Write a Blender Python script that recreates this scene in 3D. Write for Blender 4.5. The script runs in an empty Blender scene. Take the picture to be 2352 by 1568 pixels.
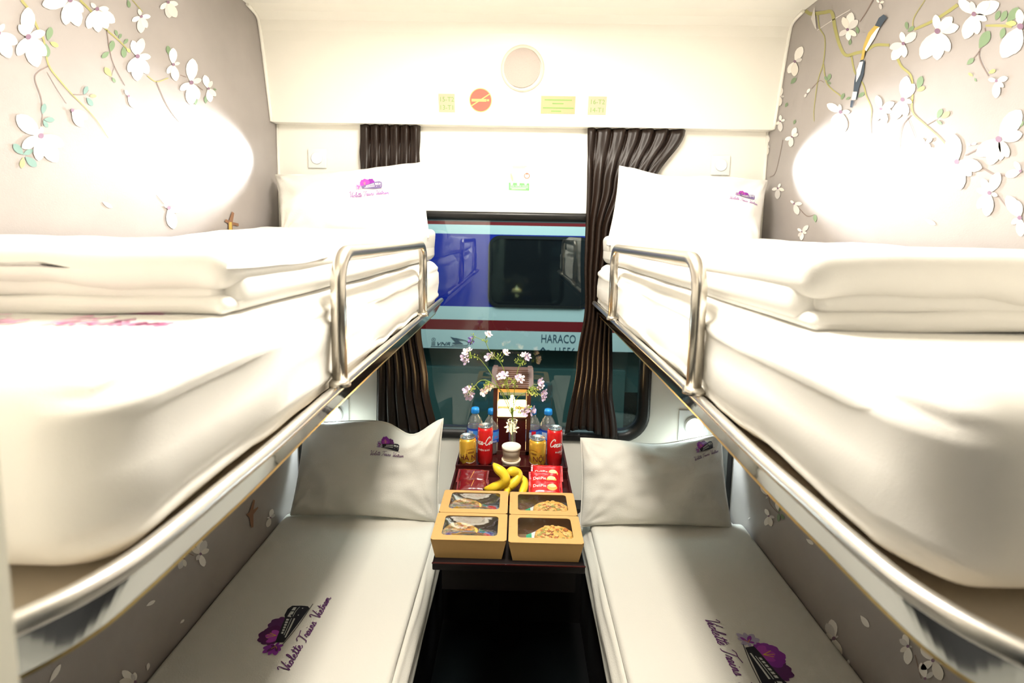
import bpy, bmesh, math, random
from math import sin, cos, pi, radians, sqrt, tan, atan2, exp
from mathutils import Vector, Matrix, noise, Euler
random.seed(7)
sc = bpy.context.scene
COL = sc.collection
V = Vector
# ------------------------------------------------------------------ camera
FPX = 1150.0
CAM = V((0, 0, 1.60))
YAW, PITCH, ROLL = radians(0.6831), radians(6.0), radians(1.05)
RM = (Matrix.Rotation(YAW, 3, 'Z') @ Matrix.Rotation(pi/2-PITCH, 3, 'X') @ Matrix.Rotation(ROLL, 3, 'Z'))
PPX, PPY = 1176.0, 660.6
cd = bpy.data.cameras.new('camera'); cam = bpy.data.objects.new('camera', cd); COL.objects.link(cam)
cam.matrix_world = Matrix.Translation(CAM) @ RM.to_4x4()
cd.sensor_width = 36.0; cd.lens = FPX/2352*36.0
cd.shift_y = (784-PPY)/2352 * -1.0
cd.shift_y = -(784-PPY)/2352
cd.clip_start = 0.02
cd.dof.use_dof = True; cd.dof.focus_distance = 1.65; cd.dof.aperture_fstop = 4.5
sc.camera = cam
# ------------------------------------------------------------------ world, exposure, main lights
sc.view_settings.view_transform = 'Standard'; sc.view_settings.look = 'None'
sc.view_settings.gamma = 1.0; sc.view_settings.use_curve_mapping = False
sc.view_settings.exposure = 0.0
w = bpy.data.worlds.new('night'); sc.world = w; w.use_nodes = True
w.node_tree.nodes['Background'].inputs[0].default_value = (0.04, 0.07, 0.09, 1)
w.node_tree.nodes['Background'].inputs[1].default_value = 0.25
def light(name, kind, loc, energy, color, **kw):
    l = bpy.data.lights.new(name, kind); l.energy = energy; l.color = color
    for k, v in kw.items():
        if k != 'rot' and k != 'target': setattr(l, k, v)
    o = bpy.data.objects.new(name, l); COL.objects.link(o); o.location = loc
    if 'target' in kw:
        o.rotation_euler = (V(kw['target'])-V(loc)).to_track_quat('-Z', 'Y').to_euler()
    elif 'rot' in kw: o.rotation_euler = kw['rot']
    return o
# ceiling light of the compartment (its panel lamp is above the camera's view)
light('ceiling_lamp_light', 'AREA', (0, 1.05, 2.345), 36, (1.0, 0.93, 0.82), shape='RECTANGLE', size=0.16, size_y=0.55, rot=(0, 0, 0))
# added fill light behind the doorway, for the darker lower part
light('corridor_fill_light', 'AREA', (0.05, -0.35, 2.28), 2, (1.0, 0.93, 0.84), size=0.45, target=(0, 0.9, 0.9))
# platform lamp between the two trains
light('platform_lamp_light', 'AREA', (0.2, 2.75, 3.3), 130, (0.80, 0.95, 1.0), size=1.6, target=(0.1, 4.0, 1.0))

# ------------------------------------------------------------------ helpers
def pray(px, py):
    return RM @ V(((px-PPX)/FPX, -(py-PPY)/FPX, -1.0))
def hx(px, py, X): r = pray(px, py); return CAM + r*(X/r.x)
def hy(px, py, Y): r = pray(px, py); return CAM + r*(Y/r.y)
def hz(px, py, Z): r = pray(px, py); return CAM + r*((Z-CAM.z)/r.z)
def hplane(px, py, P0, N):
    r = pray(px, py); return CAM + r*((V(P0)-CAM).dot(N)/r.dot(N))

_m = {}
def mat(name, col=(.8, .8, .8), rough=.6, metal=0.0, bump=0.0, bscale=60.0, var=0.0, vscale=8.0, emit=None, estr=0.0,
        trans=0.0, ior=1.45, alpha=None, spec=None, sheen=0.0, coat=0.0, bdist=0.002):
    if name in _m: return _m[name]
    m = bpy.data.materials.new(name); m.use_nodes = True; nt = m.node_tree; b = nt.nodes['Principled BSDF']
    b.inputs['Base Color'].default_value = (*col, 1); b.inputs['Roughness'].default_value = rough
    b.inputs['Metallic'].default_value = metal; b.inputs['IOR'].default_value = ior
    b.inputs['Transmission Weight'].default_value = trans
    if spec is not None: b.inputs['Specular IOR Level'].default_value = spec
    if sheen: b.inputs['Sheen Weight'].default_value = sheen
    if coat: b.inputs['Coat Weight'].default_value = coat
    if emit: b.inputs['Emission Color'].default_value = (*emit, 1); b.inputs['Emission Strength'].default_value = estr
    tc = nt.nodes.new('ShaderNodeTexCoord')
    if var:
        n = nt.nodes.new('ShaderNodeTexNoise'); n.inputs['Scale'].default_value = vscale; n.inputs['Detail'].default_value = 6
        mx = nt.nodes.new('ShaderNodeMix'); mx.data_type = 'RGBA'
        mx.inputs['A'].default_value = (*[c*(1-var) for c in col], 1); mx.inputs['B'].default_value = (*[min(1, c*(1+var)) for c in col], 1)
        nt.links.new(tc.outputs['Object'], n.inputs['Vector']); nt.links.new(n.outputs['Fac'], mx.inputs['Factor'])
        nt.links.new(mx.outputs['Result'], b.inputs['Base Color'])
    if bump:
        n2 = nt.nodes.new('ShaderNodeTexNoise'); n2.inputs['Scale'].default_value = bscale; n2.inputs['Detail'].default_value = 4
        bp = nt.nodes.new('ShaderNodeBump'); bp.inputs['Strength'].default_value = bump; bp.inputs['Distance'].default_value = bdist
        nt.links.new(tc.outputs['Object'], n2.inputs['Vector']); nt.links.new(n2.outputs['Fac'], bp.inputs['Height'])
        nt.links.new(bp.outputs['Normal'], b.inputs['Normal'])
    _m[name] = m; return m
def glassmat(name, tint=(1, 1, 1), rough=0.0, ior=1.5, refl=1.0, bump=0, bscale=20, milk=0.0):
    m = bpy.data.materials.new(name); m.use_nodes = True; nt = m.node_tree; nt.nodes.clear()
    out = nt.nodes.new('ShaderNodeOutputMaterial'); tr = nt.nodes.new('ShaderNodeBsdfTransparent'); gl = nt.nodes.new('ShaderNodeBsdfGlossy')
    fr = nt.nodes.new('ShaderNodeFresnel'); mx = nt.nodes.new('ShaderNodeMixShader'); mu = nt.nodes.new('ShaderNodeMath'); mu.operation = 'MULTIPLY'
    fr.inputs['IOR'].default_value = ior; mu.inputs[1].default_value = refl
    tr.inputs[0].default_value = (*tint, 1); gl.inputs['Roughness'].default_value = rough
    gl.inputs[0].default_value = (1, 1, 1, 1)
    if bump:
        tc = nt.nodes.new('ShaderNodeTexCoord'); n2 = nt.nodes.new('ShaderNodeTexNoise'); n2.inputs['Scale'].default_value = bscale
        bp = nt.nodes.new('ShaderNodeBump'); bp.inputs['Strength'].default_value = bump; bp.inputs['Distance'].default_value = .003
        nt.links.new(tc.outputs['Object'], n2.inputs['Vector']); nt.links.new(n2.outputs['Fac'], bp.inputs['Height'])
        nt.links.new(bp.outputs['Normal'], gl.inputs['Normal'])
    ge = nt.nodes.new('ShaderNodeNewGeometry'); im = nt.nodes.new('ShaderNodeMix'); im.inputs['A'].default_value = ior; im.inputs['B'].default_value = 1/ior
    nt.links.new(ge.outputs['Backfacing'], im.inputs['Factor']); nt.links.new(im.outputs['Result'], fr.inputs['IOR'])
    nt.links.new(fr.outputs[0], mu.inputs[0]); nt.links.new(mu.outputs[0], mx.inputs[0])
    if milk:
        df = nt.nodes.new('ShaderNodeBsdfDiffuse'); df.inputs[0].default_value = (.85, .9, .92, 1); m2 = nt.nodes.new('ShaderNodeMixShader'); m2.inputs[0].default_value = milk
        nt.links.new(tr.outputs[0], m2.inputs[1]); nt.links.new(df.outputs[0], m2.inputs[2]); tr = m2
    nt.links.new(tr.outputs[0], mx.inputs[1]); nt.links.new(gl.outputs[0], mx.inputs[2]); nt.links.new(mx.outputs[0], out.inputs[0])
    return m

def smooth_path(pts, n=6):
    pts = [V(p) for p in pts]
    if len(pts) < 3: return pts
    out = []
    P = [pts[0]*2-pts[1]] + pts + [pts[-1]*2-pts[-2]]
    for i in range(1, len(P)-2):
        for k in range(n):
            t = k/n; a, b, c, d = P[i-1], P[i], P[i+1], P[i+2]
            out.append(.5*((2*b)+(c-a)*t+(2*a-5*b+4*c-d)*t*t+(3*b-a-3*c+d)*t**3))
    out.append(pts[-1]); return out

class MB:
    def __init__(s): s.v = []; s.f = []; s.m = []; s.sm = []; s.mats = []
    def mi(s, m):
        if m not in s.mats: s.mats.append(m)
        return s.mats.index(m)
    def add(s, vs, fs, m, smooth=True):
        o = len(s.v); s.v += [V(p) for p in vs]; k = s.mi(m)
        for f in fs: s.f.append([i+o for i in f]); s.m.append(k); s.sm.append(smooth)
        return s
    def box(s, lo, hi, m, M=None):
        x0, y0, z0 = lo; x1, y1, z1 = hi
        vs = [V(p) for p in [(x0,y0,z0),(x1,y0,z0),(x1,y1,z0),(x0,y1,z0),(x0,y0,z1),(x1,y0,z1),(x1,y1,z1),(x0,y1,z1)]]
        if M: vs = [M @ p for p in vs]
        return s.add(vs, [(0,3,2,1),(4,5,6,7),(0,1,5,4),(1,2,6,5),(2,3,7,6),(3,0,4,7)], m, False)
    def rbox(s, lo, hi, r, m, n=3, M=None):
        # bevelled box
        lo, hi = V(lo), V(hi); c = (lo+hi)/2; h = (hi-lo)/2; r = min(r, *h)
        return s.soft(lo, hi, r, m, res=None, M=M, seg=n)
    def soft(s, lo, hi, r, m, res=.03, fn=None, M=None, seg=4, smooth=True):
        lo, hi = V(lo), V(hi); c = (lo+hi)/2; h = (hi-lo)/2
        if not hasattr(r, '__len__'): r = (r, r, r)
        r = V([min(r[i], h[i]*.999) for i in range(3)])
        def axis(a):
            L = h[a]-r[a]; out = []
            for k in range(seg): out.append(-h[a]+r[a]*(1-cos(pi/2*k/seg)) if False else -h[a]+r[a]*k/seg)
            n = 1 if res is None else max(1, int(2*L/res))
            for k in range(n): out.append(-L+2*L*k/n)
            for k in range(seg+1): out.append(L+r[a]*k/seg)
            return out
        A = [axis(0), axis(1), axis(2)]; vs = []; idx = {}; fs = []
        def vert(p):
            key = (round(p[0], 6), round(p[1], 6), round(p[2], 6))
            if key in idx: return idx[key]
            q = V(p); inn = V([max(-(h[i]-r[i]), min(h[i]-r[i], q[i])) for i in range(3)]); d = q-inn
            dn = V([d[i]/r[i] for i in range(3)])
            if dn.length > 1e-6:
                # cube to sphere
                mx = max(abs(dn[0]), abs(dn[1]), abs(dn[2])); u = dn/dn.length*mx
                q = inn + V([u[i]*r[i] for i in range(3)])
            q = q + c
            if fn: q = fn(q, (V(p)[0]/h[0], V(p)[1]/h[1], V(p)[2]/h[2]))
            if M: q = M @ q
            idx[key] = len(vs); vs.append(q); return idx[key]
        for a in range(3):
            b, d = [(1, 2), (2, 0), (0, 1)][a]
            for sg in (-1, 1):
                for i in range(len(A[b])-1):
                    for j in range(len(A[d])-1):
                        q = []
                        for (ii, jj) in ((i, j), (i+1, j), (i+1, j+1), (i, j+1)):
                            p = [0, 0, 0]; p[a] = sg*h[a]; p[b] = A[b][ii]; p[d] = A[d][jj]; q.append(vert(p))
                        fs.append(q if sg > 0 else q[::-1])
        return s.add(vs, fs, m, smooth)
    def lathe(s, prof, m, c=(0, 0, 0), n=24, M=None, smooth=True, ms=None):
        # prof: list of (r,z); ms: material per segment
        c = V(c); o = len(s.v); k = s.mi(m)
        for (r, z) in prof:
            for i in range(n):
                p = V((r*cos(2*pi*i/n), r*sin(2*pi*i/n), z))
                if M: p = M @ p
                s.v.append(p+c)
        for j in range(len(prof)-1):
            kk = s.mi(ms[j]) if ms else k
            for i in range(n):
                s.f.append([o+j*n+i, o+j*n+(i+1) % n, o+(j+1)*n+(i+1) % n, o+(j+1)*n+i]); s.m.append(kk); s.sm.append(smooth)
        if prof[0][0] > 1e-5: s.f.append([o+i for i in range(n)][::-1]); s.m.append(s.mi(ms[0]) if ms else k); s.sm.append(False)
        if prof[-1][0] > 1e-5: s.f.append([o+(len(prof)-1)*n+i for i in range(n)]); s.m.append(s.mi(ms[-1]) if ms else k); s.sm.append(False)
        return s
    def tube(s, pts, r, m, n=10, cap=True, flat=1.0):
        pts = [V(p) for p in pts]; o = len(s.v); k = s.mi(m); N = len(pts)
        rr = r if hasattr(r, '__len__') else [r]*N
        t0 = (pts[1]-pts[0]).normalized(); up = V((0, 0, 1)) if abs(t0.z) < .9 else V((1, 0, 0))
        u = t0.cross(up).normalized()
        for j in range(N):
            t = (pts[min(j+1, N-1)]-pts[max(j-1, 0)]).normalized()
            u = (u - t*u.dot(t)).normalized(); w_ = t.cross(u)
            for i in range(n):
                a = 2*pi*i/n; s.v.append(pts[j]+u*cos(a)*rr[j]+w_*sin(a)*rr[j]*flat)
        for j in range(N-1):
            for i in range(n):
                s.f.append([o+j*n+i, o+j*n+(i+1) % n, o+(j+1)*n+(i+1) % n, o+(j+1)*n+i]); s.m.append(k); s.sm.append(True)
        if cap:
            s.f.append([o+i for i in range(n)][::-1]); s.m.append(k); s.sm.append(False)
            s.f.append([o+(N-1)*n+i for i in range(n)]); s.m.append(k); s.sm.append(False)
        return s
    def grid(s, fn, nu, nv, m, smooth=True, closeu=False):
        o = len(s.v); k = s.mi(m)
        for j in range(nv+1):
            for i in range(nu+1): s.v.append(V(fn(i/nu, j/nv)))
        for j in range(nv):
            for i in range(nu):
                a = o+j*(nu+1)+i; s.f.append([a, a+1, a+nu+2, a+nu+1]); s.m.append(k); s.sm.append(smooth)
        return s
    def ring(s, outer, inner, mp, m):
        # flat ring between two loops with the same count
        n = len(outer); vs = [mp(*p) for p in outer]+[mp(*p) for p in inner]
        return s.add(vs, [(i, (i+1) % n, n+(i+1) % n, n+i) for i in range(n)], m, False)
    def decal(s, shape, mp, m, maxl=None):
        vs, fs = shape
        if maxl: vs, fs = refine(vs, fs, maxl)
        return s.add([mp(p[0], p[1]) for p in vs], fs, m, False)
    def sweep(s, path, prof, m, closed=False, ms=None):
        # path: list of (point, u, v); prof: closed list of (a,b)
        o = len(s.v); k = s.mi(m); n = len(prof); N = len(path)
        for (p, u, v) in path:
            for (a, b) in prof: s.v.append(V(p)+V(u)*a+V(v)*b)
        for j in range(N if closed else N-1):
            for i in range(n):
                j2 = (j+1) % N
                s.f.append([o+j*n+i, o+j*n+(i+1) % n, o+j2*n+(i+1) % n, o+j2*n+i]); s.m.append(s.mi(ms[i]) if ms else k); s.sm.append(False)
        if not closed:
            s.f.append([o+i for i in range(n)][::-1]); s.m.append(k); s.sm.append(False)
            s.f.append([o+(N-1)*n+i for i in range(n)]); s.m.append(k); s.sm.append(False)
        return s
    def build(s, name, parent=None, fix=True):
        me = bpy.data.meshes.new(name); me.from_pydata([tuple(p) for p in s.v], [], s.f)
        for m in s.mats: me.materials.append(m)
        me.polygons.foreach_set('material_index', s.m); me.polygons.foreach_set('use_smooth', s.sm)
        me.update()
        if fix:
            bm = bmesh.new(); bm.from_mesh(me); bmesh.ops.recalc_face_normals(bm, faces=bm.faces); bm.to_mesh(me); bm.free()
        o = bpy.data.objects.new(name, me); COL.objects.link(o)
        if parent:
            o.parent = parent; o.matrix_parent_inverse = Matrix.Translation(-parent.location) if parent.location.length else Matrix()
        return o

def refine(vs, fs, maxl):
    bm = bmesh.new(); bv = [bm.verts.new((p[0], p[1], 0)) for p in vs]
    for f in fs:
        try: bm.faces.new([bv[i] for i in f])
        except Exception: pass
    bmesh.ops.triangulate(bm, faces=bm.faces)
    for _ in range(5):
        es = [e for e in bm.edges if e.calc_length() > maxl]
        if not es: break
        bmesh.ops.subdivide_edges(bm, edges=es, cuts=1); bmesh.ops.triangulate(bm, faces=[f for f in bm.faces if len(f.verts) > 3])
    bm.verts.index_update(); v2 = [(v.co.x, v.co.y) for v in bm.verts]; f2 = [[v.index for v in f.verts] for f in bm.faces]; bm.free()
    return v2, f2

def tag(o, label=None, cat=None, group=None, kind=None):
    if label: o['label'] = label
    if cat: o['category'] = cat
    if group: o['group'] = group
    if kind: o['kind'] = kind
    return o
def thing(name, loc, label, cat, group=None):
    o = bpy.data.objects.new(name, None); COL.objects.link(o); o.location = loc; o.empty_display_size = .05
    return tag(o, label, cat, group)
def solo(o, label, cat, group=None): return tag(o, label, cat, group)
def struct(o): o['kind'] = 'structure'; return o
def solidify(o, t, off=0):
    md = o.modifiers.new('thickness', 'SOLIDIFY'); md.thickness = t; md.offset = off; return o

# 2D shapes
_txt = {}
def text2d(t, h=1.0, align='LEFT', sx=1.0, shear=0.0, off=0.0):
    k = (t, align, off)
    if k not in _txt:
        c = bpy.data.curves.new('t', 'FONT'); c.body = t; c.align_x = align; c.size = 1.0; c.fill_mode = 'FRONT'; c.resolution_u = 3; c.offset = off
        o = bpy.data.objects.new('t', c); COL.objects.link(o); dg = bpy.context.evaluated_depsgraph_get()
        me = bpy.data.meshes.new_from_object(o.evaluated_get(dg))
        _txt[k] = ([(v.co.x, v.co.y) for v in me.vertices], [list(p.vertices) for p in me.polygons])
        bpy.data.objects.remove(o); bpy.data.curves.remove(c); bpy.data.meshes.remove(me)
    vs, fs = _txt[k]; q = h/.72
    return [((x+shear*y)*q*sx, y*q) for x, y in vs], fs
def ngon(pts): return (list(pts), [list(range(len(pts)))])
def fan(pts):
    n = len(pts); cx = sum(p[0] for p in pts)/n; cy = sum(p[1] for p in pts)/n
    return (list(pts)+[(cx, cy)], [[i, (i+1) % n, n] for i in range(n)])
def circ(cx, cy, r, n=24, ry=None):
    return fan([(cx+r*cos(2*pi*i/n), cy+(ry or r)*sin(2*pi*i/n)) for i in range(n)])
def ribbon(pts, wd, n=5):
    p = [V((a[0], a[1], 0)) for a in pts]; p = smooth_path(p, n) if len(p) > 2 else p
    N = len(p); vs = []
    for i in range(N):
        t = (p[min(i+1, N-1)]-p[max(i-1, 0)]);  t = t.normalized() if t.length > 1e-9 else V((1, 0, 0))
        ww = wd if not hasattr(wd, '__len__') else wd[0]+(wd[1]-wd[0])*i/(N-1)
        q = V((-t.y, t.x, 0))*ww/2; vs += [(p[i].x+q.x, p[i].y+q.y), (p[i].x-q.x, p[i].y-q.y)]
    return vs, [[2*i, 2*i+1, 2*i+3, 2*i+2] for i in range(N-1)]
def join2(shs):
    vs, fs = [], []
    for v, f in shs:
        o = len(vs); vs += v; fs += [[i+o for i in q] for q in f]
    return vs, fs
def petal2(cx, cy, tx, ty, wf=.42, n=7):
    dx, dy = tx-cx, ty-cy; L = math.hypot(dx, dy) or 1; ux, uy = dx/L, dy/L
    prof = [(0, .06), (.15, .45), (.35, .85), (.55, 1.0), (.75, .9), (.92, .5), (1, .08)]
    a = [(cx+ux*L*t-uy*L*wf*.5*w_, cy+uy*L*t+ux*L*wf*.5*w_) for t, w_ in prof]
    b = [(cx+ux*L*t+uy*L*wf*.5*w_, cy+uy*L*t-ux*L*wf*.5*w_) for t, w_ in prof][::-1]
    return fan(a+b)
CUR = {
 'V': ([[(-.1,1.9),(.15,2.35),(.45,2.2),(.55,1.2),(.7,.1),(.82,0),(1.1,.9),(1.55,2.4)]], 1.25),
 'T': ([[(-.3,1.75),(.1,2.15),(1.0,2.1),(2.1,2.35)], [(.95,2.1),(.72,1.0),(.5,.05),(.1,-.1)]], 1.25),
 'C': ([[(1.35,1.75),(1.25,2.3),(.75,2.3),(.25,1.5),(.1,.7),(.4,0),(.95,.05),(1.4,.6)]], 1.45),
 'c': ([[(.62,.8),(.4,.98),(.08,.6),(.15,.08),(.45,.03),(.8,.35)]], .75),
 'i': ([[(0,.1),(.22,.95),(.2,.2),(.4,0),(.7,.3)], [(.3,1.35),(.36,1.5)]], .65),
 'o': ([[(0,.3),(.3,.95),(.05,.6),(.12,.08),(.48,.1),(.6,.6),(.35,.95),(.6,.8),(.9,.85)]], .85),
 'l': ([[(0,.2),(.45,1.3),(.52,2.1),(.32,2.1),(.2,.9),(.25,.1),(.6,.2)]], .6),
 'e': ([[(0,.3),(.45,.6),(.42,.95),(.15,.8),(.1,.2),(.4,0),(.8,.35)]], .75),
 't': ([[(0,.2),(.35,1.0),(.45,1.9)], [(.45,1.9),(.25,.6),(.32,.05),(.65,.25)], [(0,1.3),(.9,1.45)]], .65),
 'r': ([[(0,.2),(.2,.9),(.3,1.05),(.35,.85),(.6,.85),(.5,.3),(.6,.05),(.8,.2)]], .75),
 'a': ([[(.6,.85),(.3,.95),(.05,.4),(.2,.05),(.5,.4),(.62,.9),(.6,.2),(.75,.05),(.95,.3)]], .9),
 'n': ([[(0,.1),(.15,.95),(.15,.1)], [(.15,.5),(.4,.95),(.55,.8),(.55,.15),(.75,.05),(.9,.3)]], .85),
 's': ([[(0,.2),(.35,1.0),(.5,.5),(.4,.05),(.05,.05)], [(.4,.05),(.8,.25)]], .7),
 'm': ([[(0,.1),(.15,.95),(.15,.1)], [(.15,.5),(.38,.95),(.5,.8),(.5,.1)], [(.5,.5),(.75,.95),(.9,.8),(.9,.15),(1.1,.05),(1.35,.3)]], 1.2),
 '-': ([[(.1,.5),(.6,.6)]], .75), ' ': ([], .8)}
def cursive(t, wid=1.0, pen=.13, slant=.35):
    x = 0; sh = []
    for ch in t:
        st, ad = CUR[ch]
        for s_ in st: sh.append(ribbon([((x+a+slant*b), b) for a, b in s_], pen))
        x += ad
    vs, fs = join2(sh); k = wid/x
    return [(a*k, b*k) for a, b in vs], fs

# ------------------------------------------------------------------ materials
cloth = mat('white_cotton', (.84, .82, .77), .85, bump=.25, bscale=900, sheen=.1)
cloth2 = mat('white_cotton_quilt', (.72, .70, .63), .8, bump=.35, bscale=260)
paint = mat('cream_panel', (.90, .875, .80), .35, bump=.03, bscale=40)
ceilm = mat('ceiling_panel', (.88, .86, .80), .45)
wallp = mat('taupe_wallpaper', (.33, .30, .285), .42, var=.16, vscale=7, bump=.12, bscale=500)
petalm = mat('paper_petal', (.80, .77, .72), .4)
petal_t = mat('paper_petal_cream', (.71, .67, .60), .4)
petal_s = mat('paper_petal_shade', (.60, .575, .55), .4)
heartm = mat('paper_stamen', (.22, .13, .20), .5)
branchm = mat('paper_branch_olive', (.33, .31, .11), .5)
twigm = mat('paper_twig_brown', (.20, .15, .13), .5)
leafm = mat('paper_leaf', (.17, .25, .14), .5)
leafb = mat('paper_leaf_teal', (.16, .27, .24), .5)
leafy = mat('paper_leaf_yellow', (.42, .44, .16), .5)
pinkm = mat('paper_bud_pink', (.62, .42, .40), .5)
bird_d = mat('paper_bird_black', (.04, .06, .09), .5)
bird_y = mat('paper_bird_yellow', (.50, .36, .08), .5)
bird_b = mat('paper_bird_brown', (.22, .11, .06), .5)
steel = mat('brushed_steel', (.78, .76, .72), .33, 1.0, bump=.05, bscale=200)
mirror = mat('polished_steel', (.40, .42, .42), .07, 1.0)
satin = mat('satin_aluminium', (.66, .62, .55), .3, 1.0)
brass = mat('gold_edge', (.75, .58, .25), .3, 1.0)
tray_m = mat('berth_pan', (.66, .57, .44), .35, .3)
blackm = mat('black_rubber', (.012, .012, .012), .35)
darkw = mat('dark_lacquered_wood', (.006, .003, .003), .45, var=.3, vscale=30, spec=.25)
redw = mat('red_mahogany', (.045, .006, .006), .25, var=.35, vscale=25, coat=.3)
floorm = mat('dark_floor', (.006, .006, .007), .5)
benchm = mat('dark_bench', (.008, .007, .007), .6)
curt = mat('brown_satin_curtain', (.014, .0065, .0035), .42, bump=.1, bscale=600)
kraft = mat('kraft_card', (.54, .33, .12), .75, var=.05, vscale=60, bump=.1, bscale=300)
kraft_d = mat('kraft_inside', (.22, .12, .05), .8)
inkp = mat('ink_purple', (.11, .02, .13), .6)
inkp2 = mat('ink_violet', (.24, .03, .32), .6)
inkm = mat('ink_magenta', (.42, .06, .42), .6)
inkl = mat('ink_lilac', (.40, .34, .48), .6)
inkb = mat('ink_black', (.012, .010, .018), .6)
inky = mat('ink_yellow', (.75, .42, .05), .6)
inkw = mat('ink_pale', (.62, .64, .60), .6)
inkpink = mat('ink_pink', (.62, .17, .38), .6)

WX = .955; YW = 2.0; LX = .87; ZC = 2.377
# ------------------------------------------------------------------ structure
struct(MB().box((-1.6, -1.2, -.06), (1.6, YW+.06, 0), floorm).build('floor'))
struct(MB().box((-1.2, -1.2, ZC), (1.2, YW+.06, ZC+.04), ceilm).build('ceiling'))

def zleft(x, y): return x/2.903, y/2.903
def zright(x, y): return 1740+x/2.801, y/2.801
def zlowl(x, y): return x/2.76, 1000+y/2.76
def zlowr(x, y): return 1552+x/2.76, 1000+y/2.76
PRNG = random.Random(3)
def art(mb, side):
    up = WX*side; lo = LX*side
    def mp(zf, X, lay):
        def f(x, y):
            p = hx(*zf(x, y), X); return V((X-side*(.0006+.0004*lay), p.y, p.z))
        return f
    def flower(zf, X, c, tips, wf=.50, heart=True):
        for i, t in enumerate(tips): mb.decal(petal2(*c, *t, wf), mp(zf, X, 3+i % 3*.6), (petalm, petal_s, petal_t)[i % 3])
        if heart:
            L = max(math.hypot(t[0]-c[0], t[1]-c[1]) for t in tips)*.09
            mb.decal(circ(c[0], c[1], L, 10), mp(zf, X, 6), heartm)
    def br(zf, X, pts, w0, w1=None, m=branchm): mb.decal(ribbon(pts, (w0, w1 or w0)), mp(zf, X, 1), m)
    def leaf(zf, X, a, b, m=leafm, wf=.42): mb.decal(petal2(*a, *b, wf), mp(zf, X, 2), m)
    def poly(zf, X, pts, m, lay=7): mb.decal(fan(pts), mp(zf, X, lay), m)
    if side < 0:
        z = zleft; X = up
        for pts, a, b, m in [([(140,0),(200,80),(245,180),(290,270),(320,430),(400,540),(480,630),(560,710),(640,800),(720,920)],18,3,branchm),
            ([(320,440),(250,480),(230,530),(270,650),(280,760),(275,840)],9,6,twigm), ([(310,480),(380,600),(440,690)],4,3,twigm),
            ([(480,630),(560,630),(590,600)],5,3,twigm), ([(530,0),(600,70),(700,190),(780,260),(860,340)],16,7,branchm),
            ([(710,200),(730,340),(760,440),(830,570)],7,4,twigm), ([(760,440),(740,510)],4,3,twigm), ([(980,505),(1040,545),(1120,520)],7,7,branchm),
            ([(1040,545),(1100,680),(1150,760),(1200,820)],6,3,twigm), ([(1200,500),(1240,515)],5,5,twigm), ([(1310,570),(1350,600)],5,5,twigm),
            ([(1040,1300),(1090,1360)],3,3,twigm), ([(880,0),(950,80)],6,5,branchm)]: br(z, X, pts, a, b, m)
        for i, (a, b) in enumerate([((315,270),(335,180)),((330,280),(385,310)),((300,290),(315,380)),((735,345),(750,270)),((725,345),(675,385)),((780,240),(765,200)),((790,260),(805,225)),((820,295),(850,260)),((820,310),(825,385)),((840,320),(865,350)),((1125,365),(1115,305)),((280,760),(295,690)),((290,795),(360,800)),((285,800),(315,850)),((555,630),(580,575)),((575,650),(615,705)),((595,640),(640,640)),((150,1030),(85,960)),((150,1030),(215,1000)),((165,1045),(240,1110)),((150,1050),(140,1120)),((745,515),(765,550)),((740,510),(695,450)),((1370,690),(1370,640)),((1300,700),(1303,650)),((1420,590),(1440,600)),((850,0),(860,50))]):
            leaf(z, X, a, b, leafy if i in (1, 9, 16, 20, 22) else (leafb if a[0] < 640 and a[1] > 500 else leafm), .5)
        for c, t in [((180,245),[(180,50),(295,215),(300,370),(245,445),(110,370),(118,165)]), ((-20,220),[(110,290),(60,385),(20,160)]),
            ((460,0),[(370,40),(430,165),(520,175),(550,80),(275,30)]), ((640,60),[(580,190),(650,215),(710,190),(760,150),(600,20),(720,60)]),
            ((935,110),[(875,140),(935,220),(975,185),(1000,110),(920,60)]), ((1115,15),[(1065,60),(1125,120),(1170,115),(1183,30)]),
            ((910,375),[(880,270),(945,255),(1000,380),(985,490),(910,540),(850,480)]), ((1150,430),[(1150,320),(1195,420),(1170,540),(1110,490)]),
            ((1270,550),[(1280,390),(1340,530),(1320,660),(1270,700),(1195,600)]), ((1385,590),[(1360,500),(1410,540),(1435,640),(1400,680)]),
            ((850,640),[(900,720),(830,600)]), ((475,735),[(580,790),(545,845),(500,790)]),
            ((265,905),[(105,770),(140,985),(250,1070),(375,1080),(420,970),(270,845)]), ((1120,1385),[(1195,1410),(1155,1525),(1090,1370)])]:
            flower(z, X, c, t)
        leaf(z, X, (680,1345), (745,1385), petalm, .35)
        poly(z, X, [(1515,1545),(1515,1490),(1490,1475),(1500,1460),(1520,1470),(1540,1410),(1555,1420),(1545,1480),(1585,1490),(1585,1508),(1545,1500),(1545,1545)], bird_b)
        poly(z, X, [(1518,1545),(1520,1480),(1538,1480),(1540,1545)], bird_y, 8)
        z = zlowl; X = lo
        for c, t in [((1265,750),[(1262,650),(1300,665),(1320,720),(1290,830),(1240,790),(1210,710)]), ((1160,780),[(1165,740),(1130,845),(1170,830)]),
            ((1710,520),[(1725,465),(1740,500),(1690,580),(1690,520)]), ((850,1560),[(770,1490),(830,1510),(750,1560),(850,1500)])]: flower(z, X, c, t)
        br(z, X, [(1180,740),(1225,760)], 6, 6, twigm)
        leaf(z, X, (925,1080), (980,1045), petalm, .35); leaf(z, X, (310,1565), (380,1450), petalm, .25); leaf(z, X, (1140,1190), (1165,1165), petalm)
        leaf(z, X, (930,1490), (940,1440), petalm)
        poly(z, X, [(1555,500),(1575,485),(1600,405),(1610,410),(1600,470),(1630,450),(1630,460),(1600,500),(1600,580),(1585,585),(1575,520)], bird_b)
    else:
        z = zright; X = up
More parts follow.
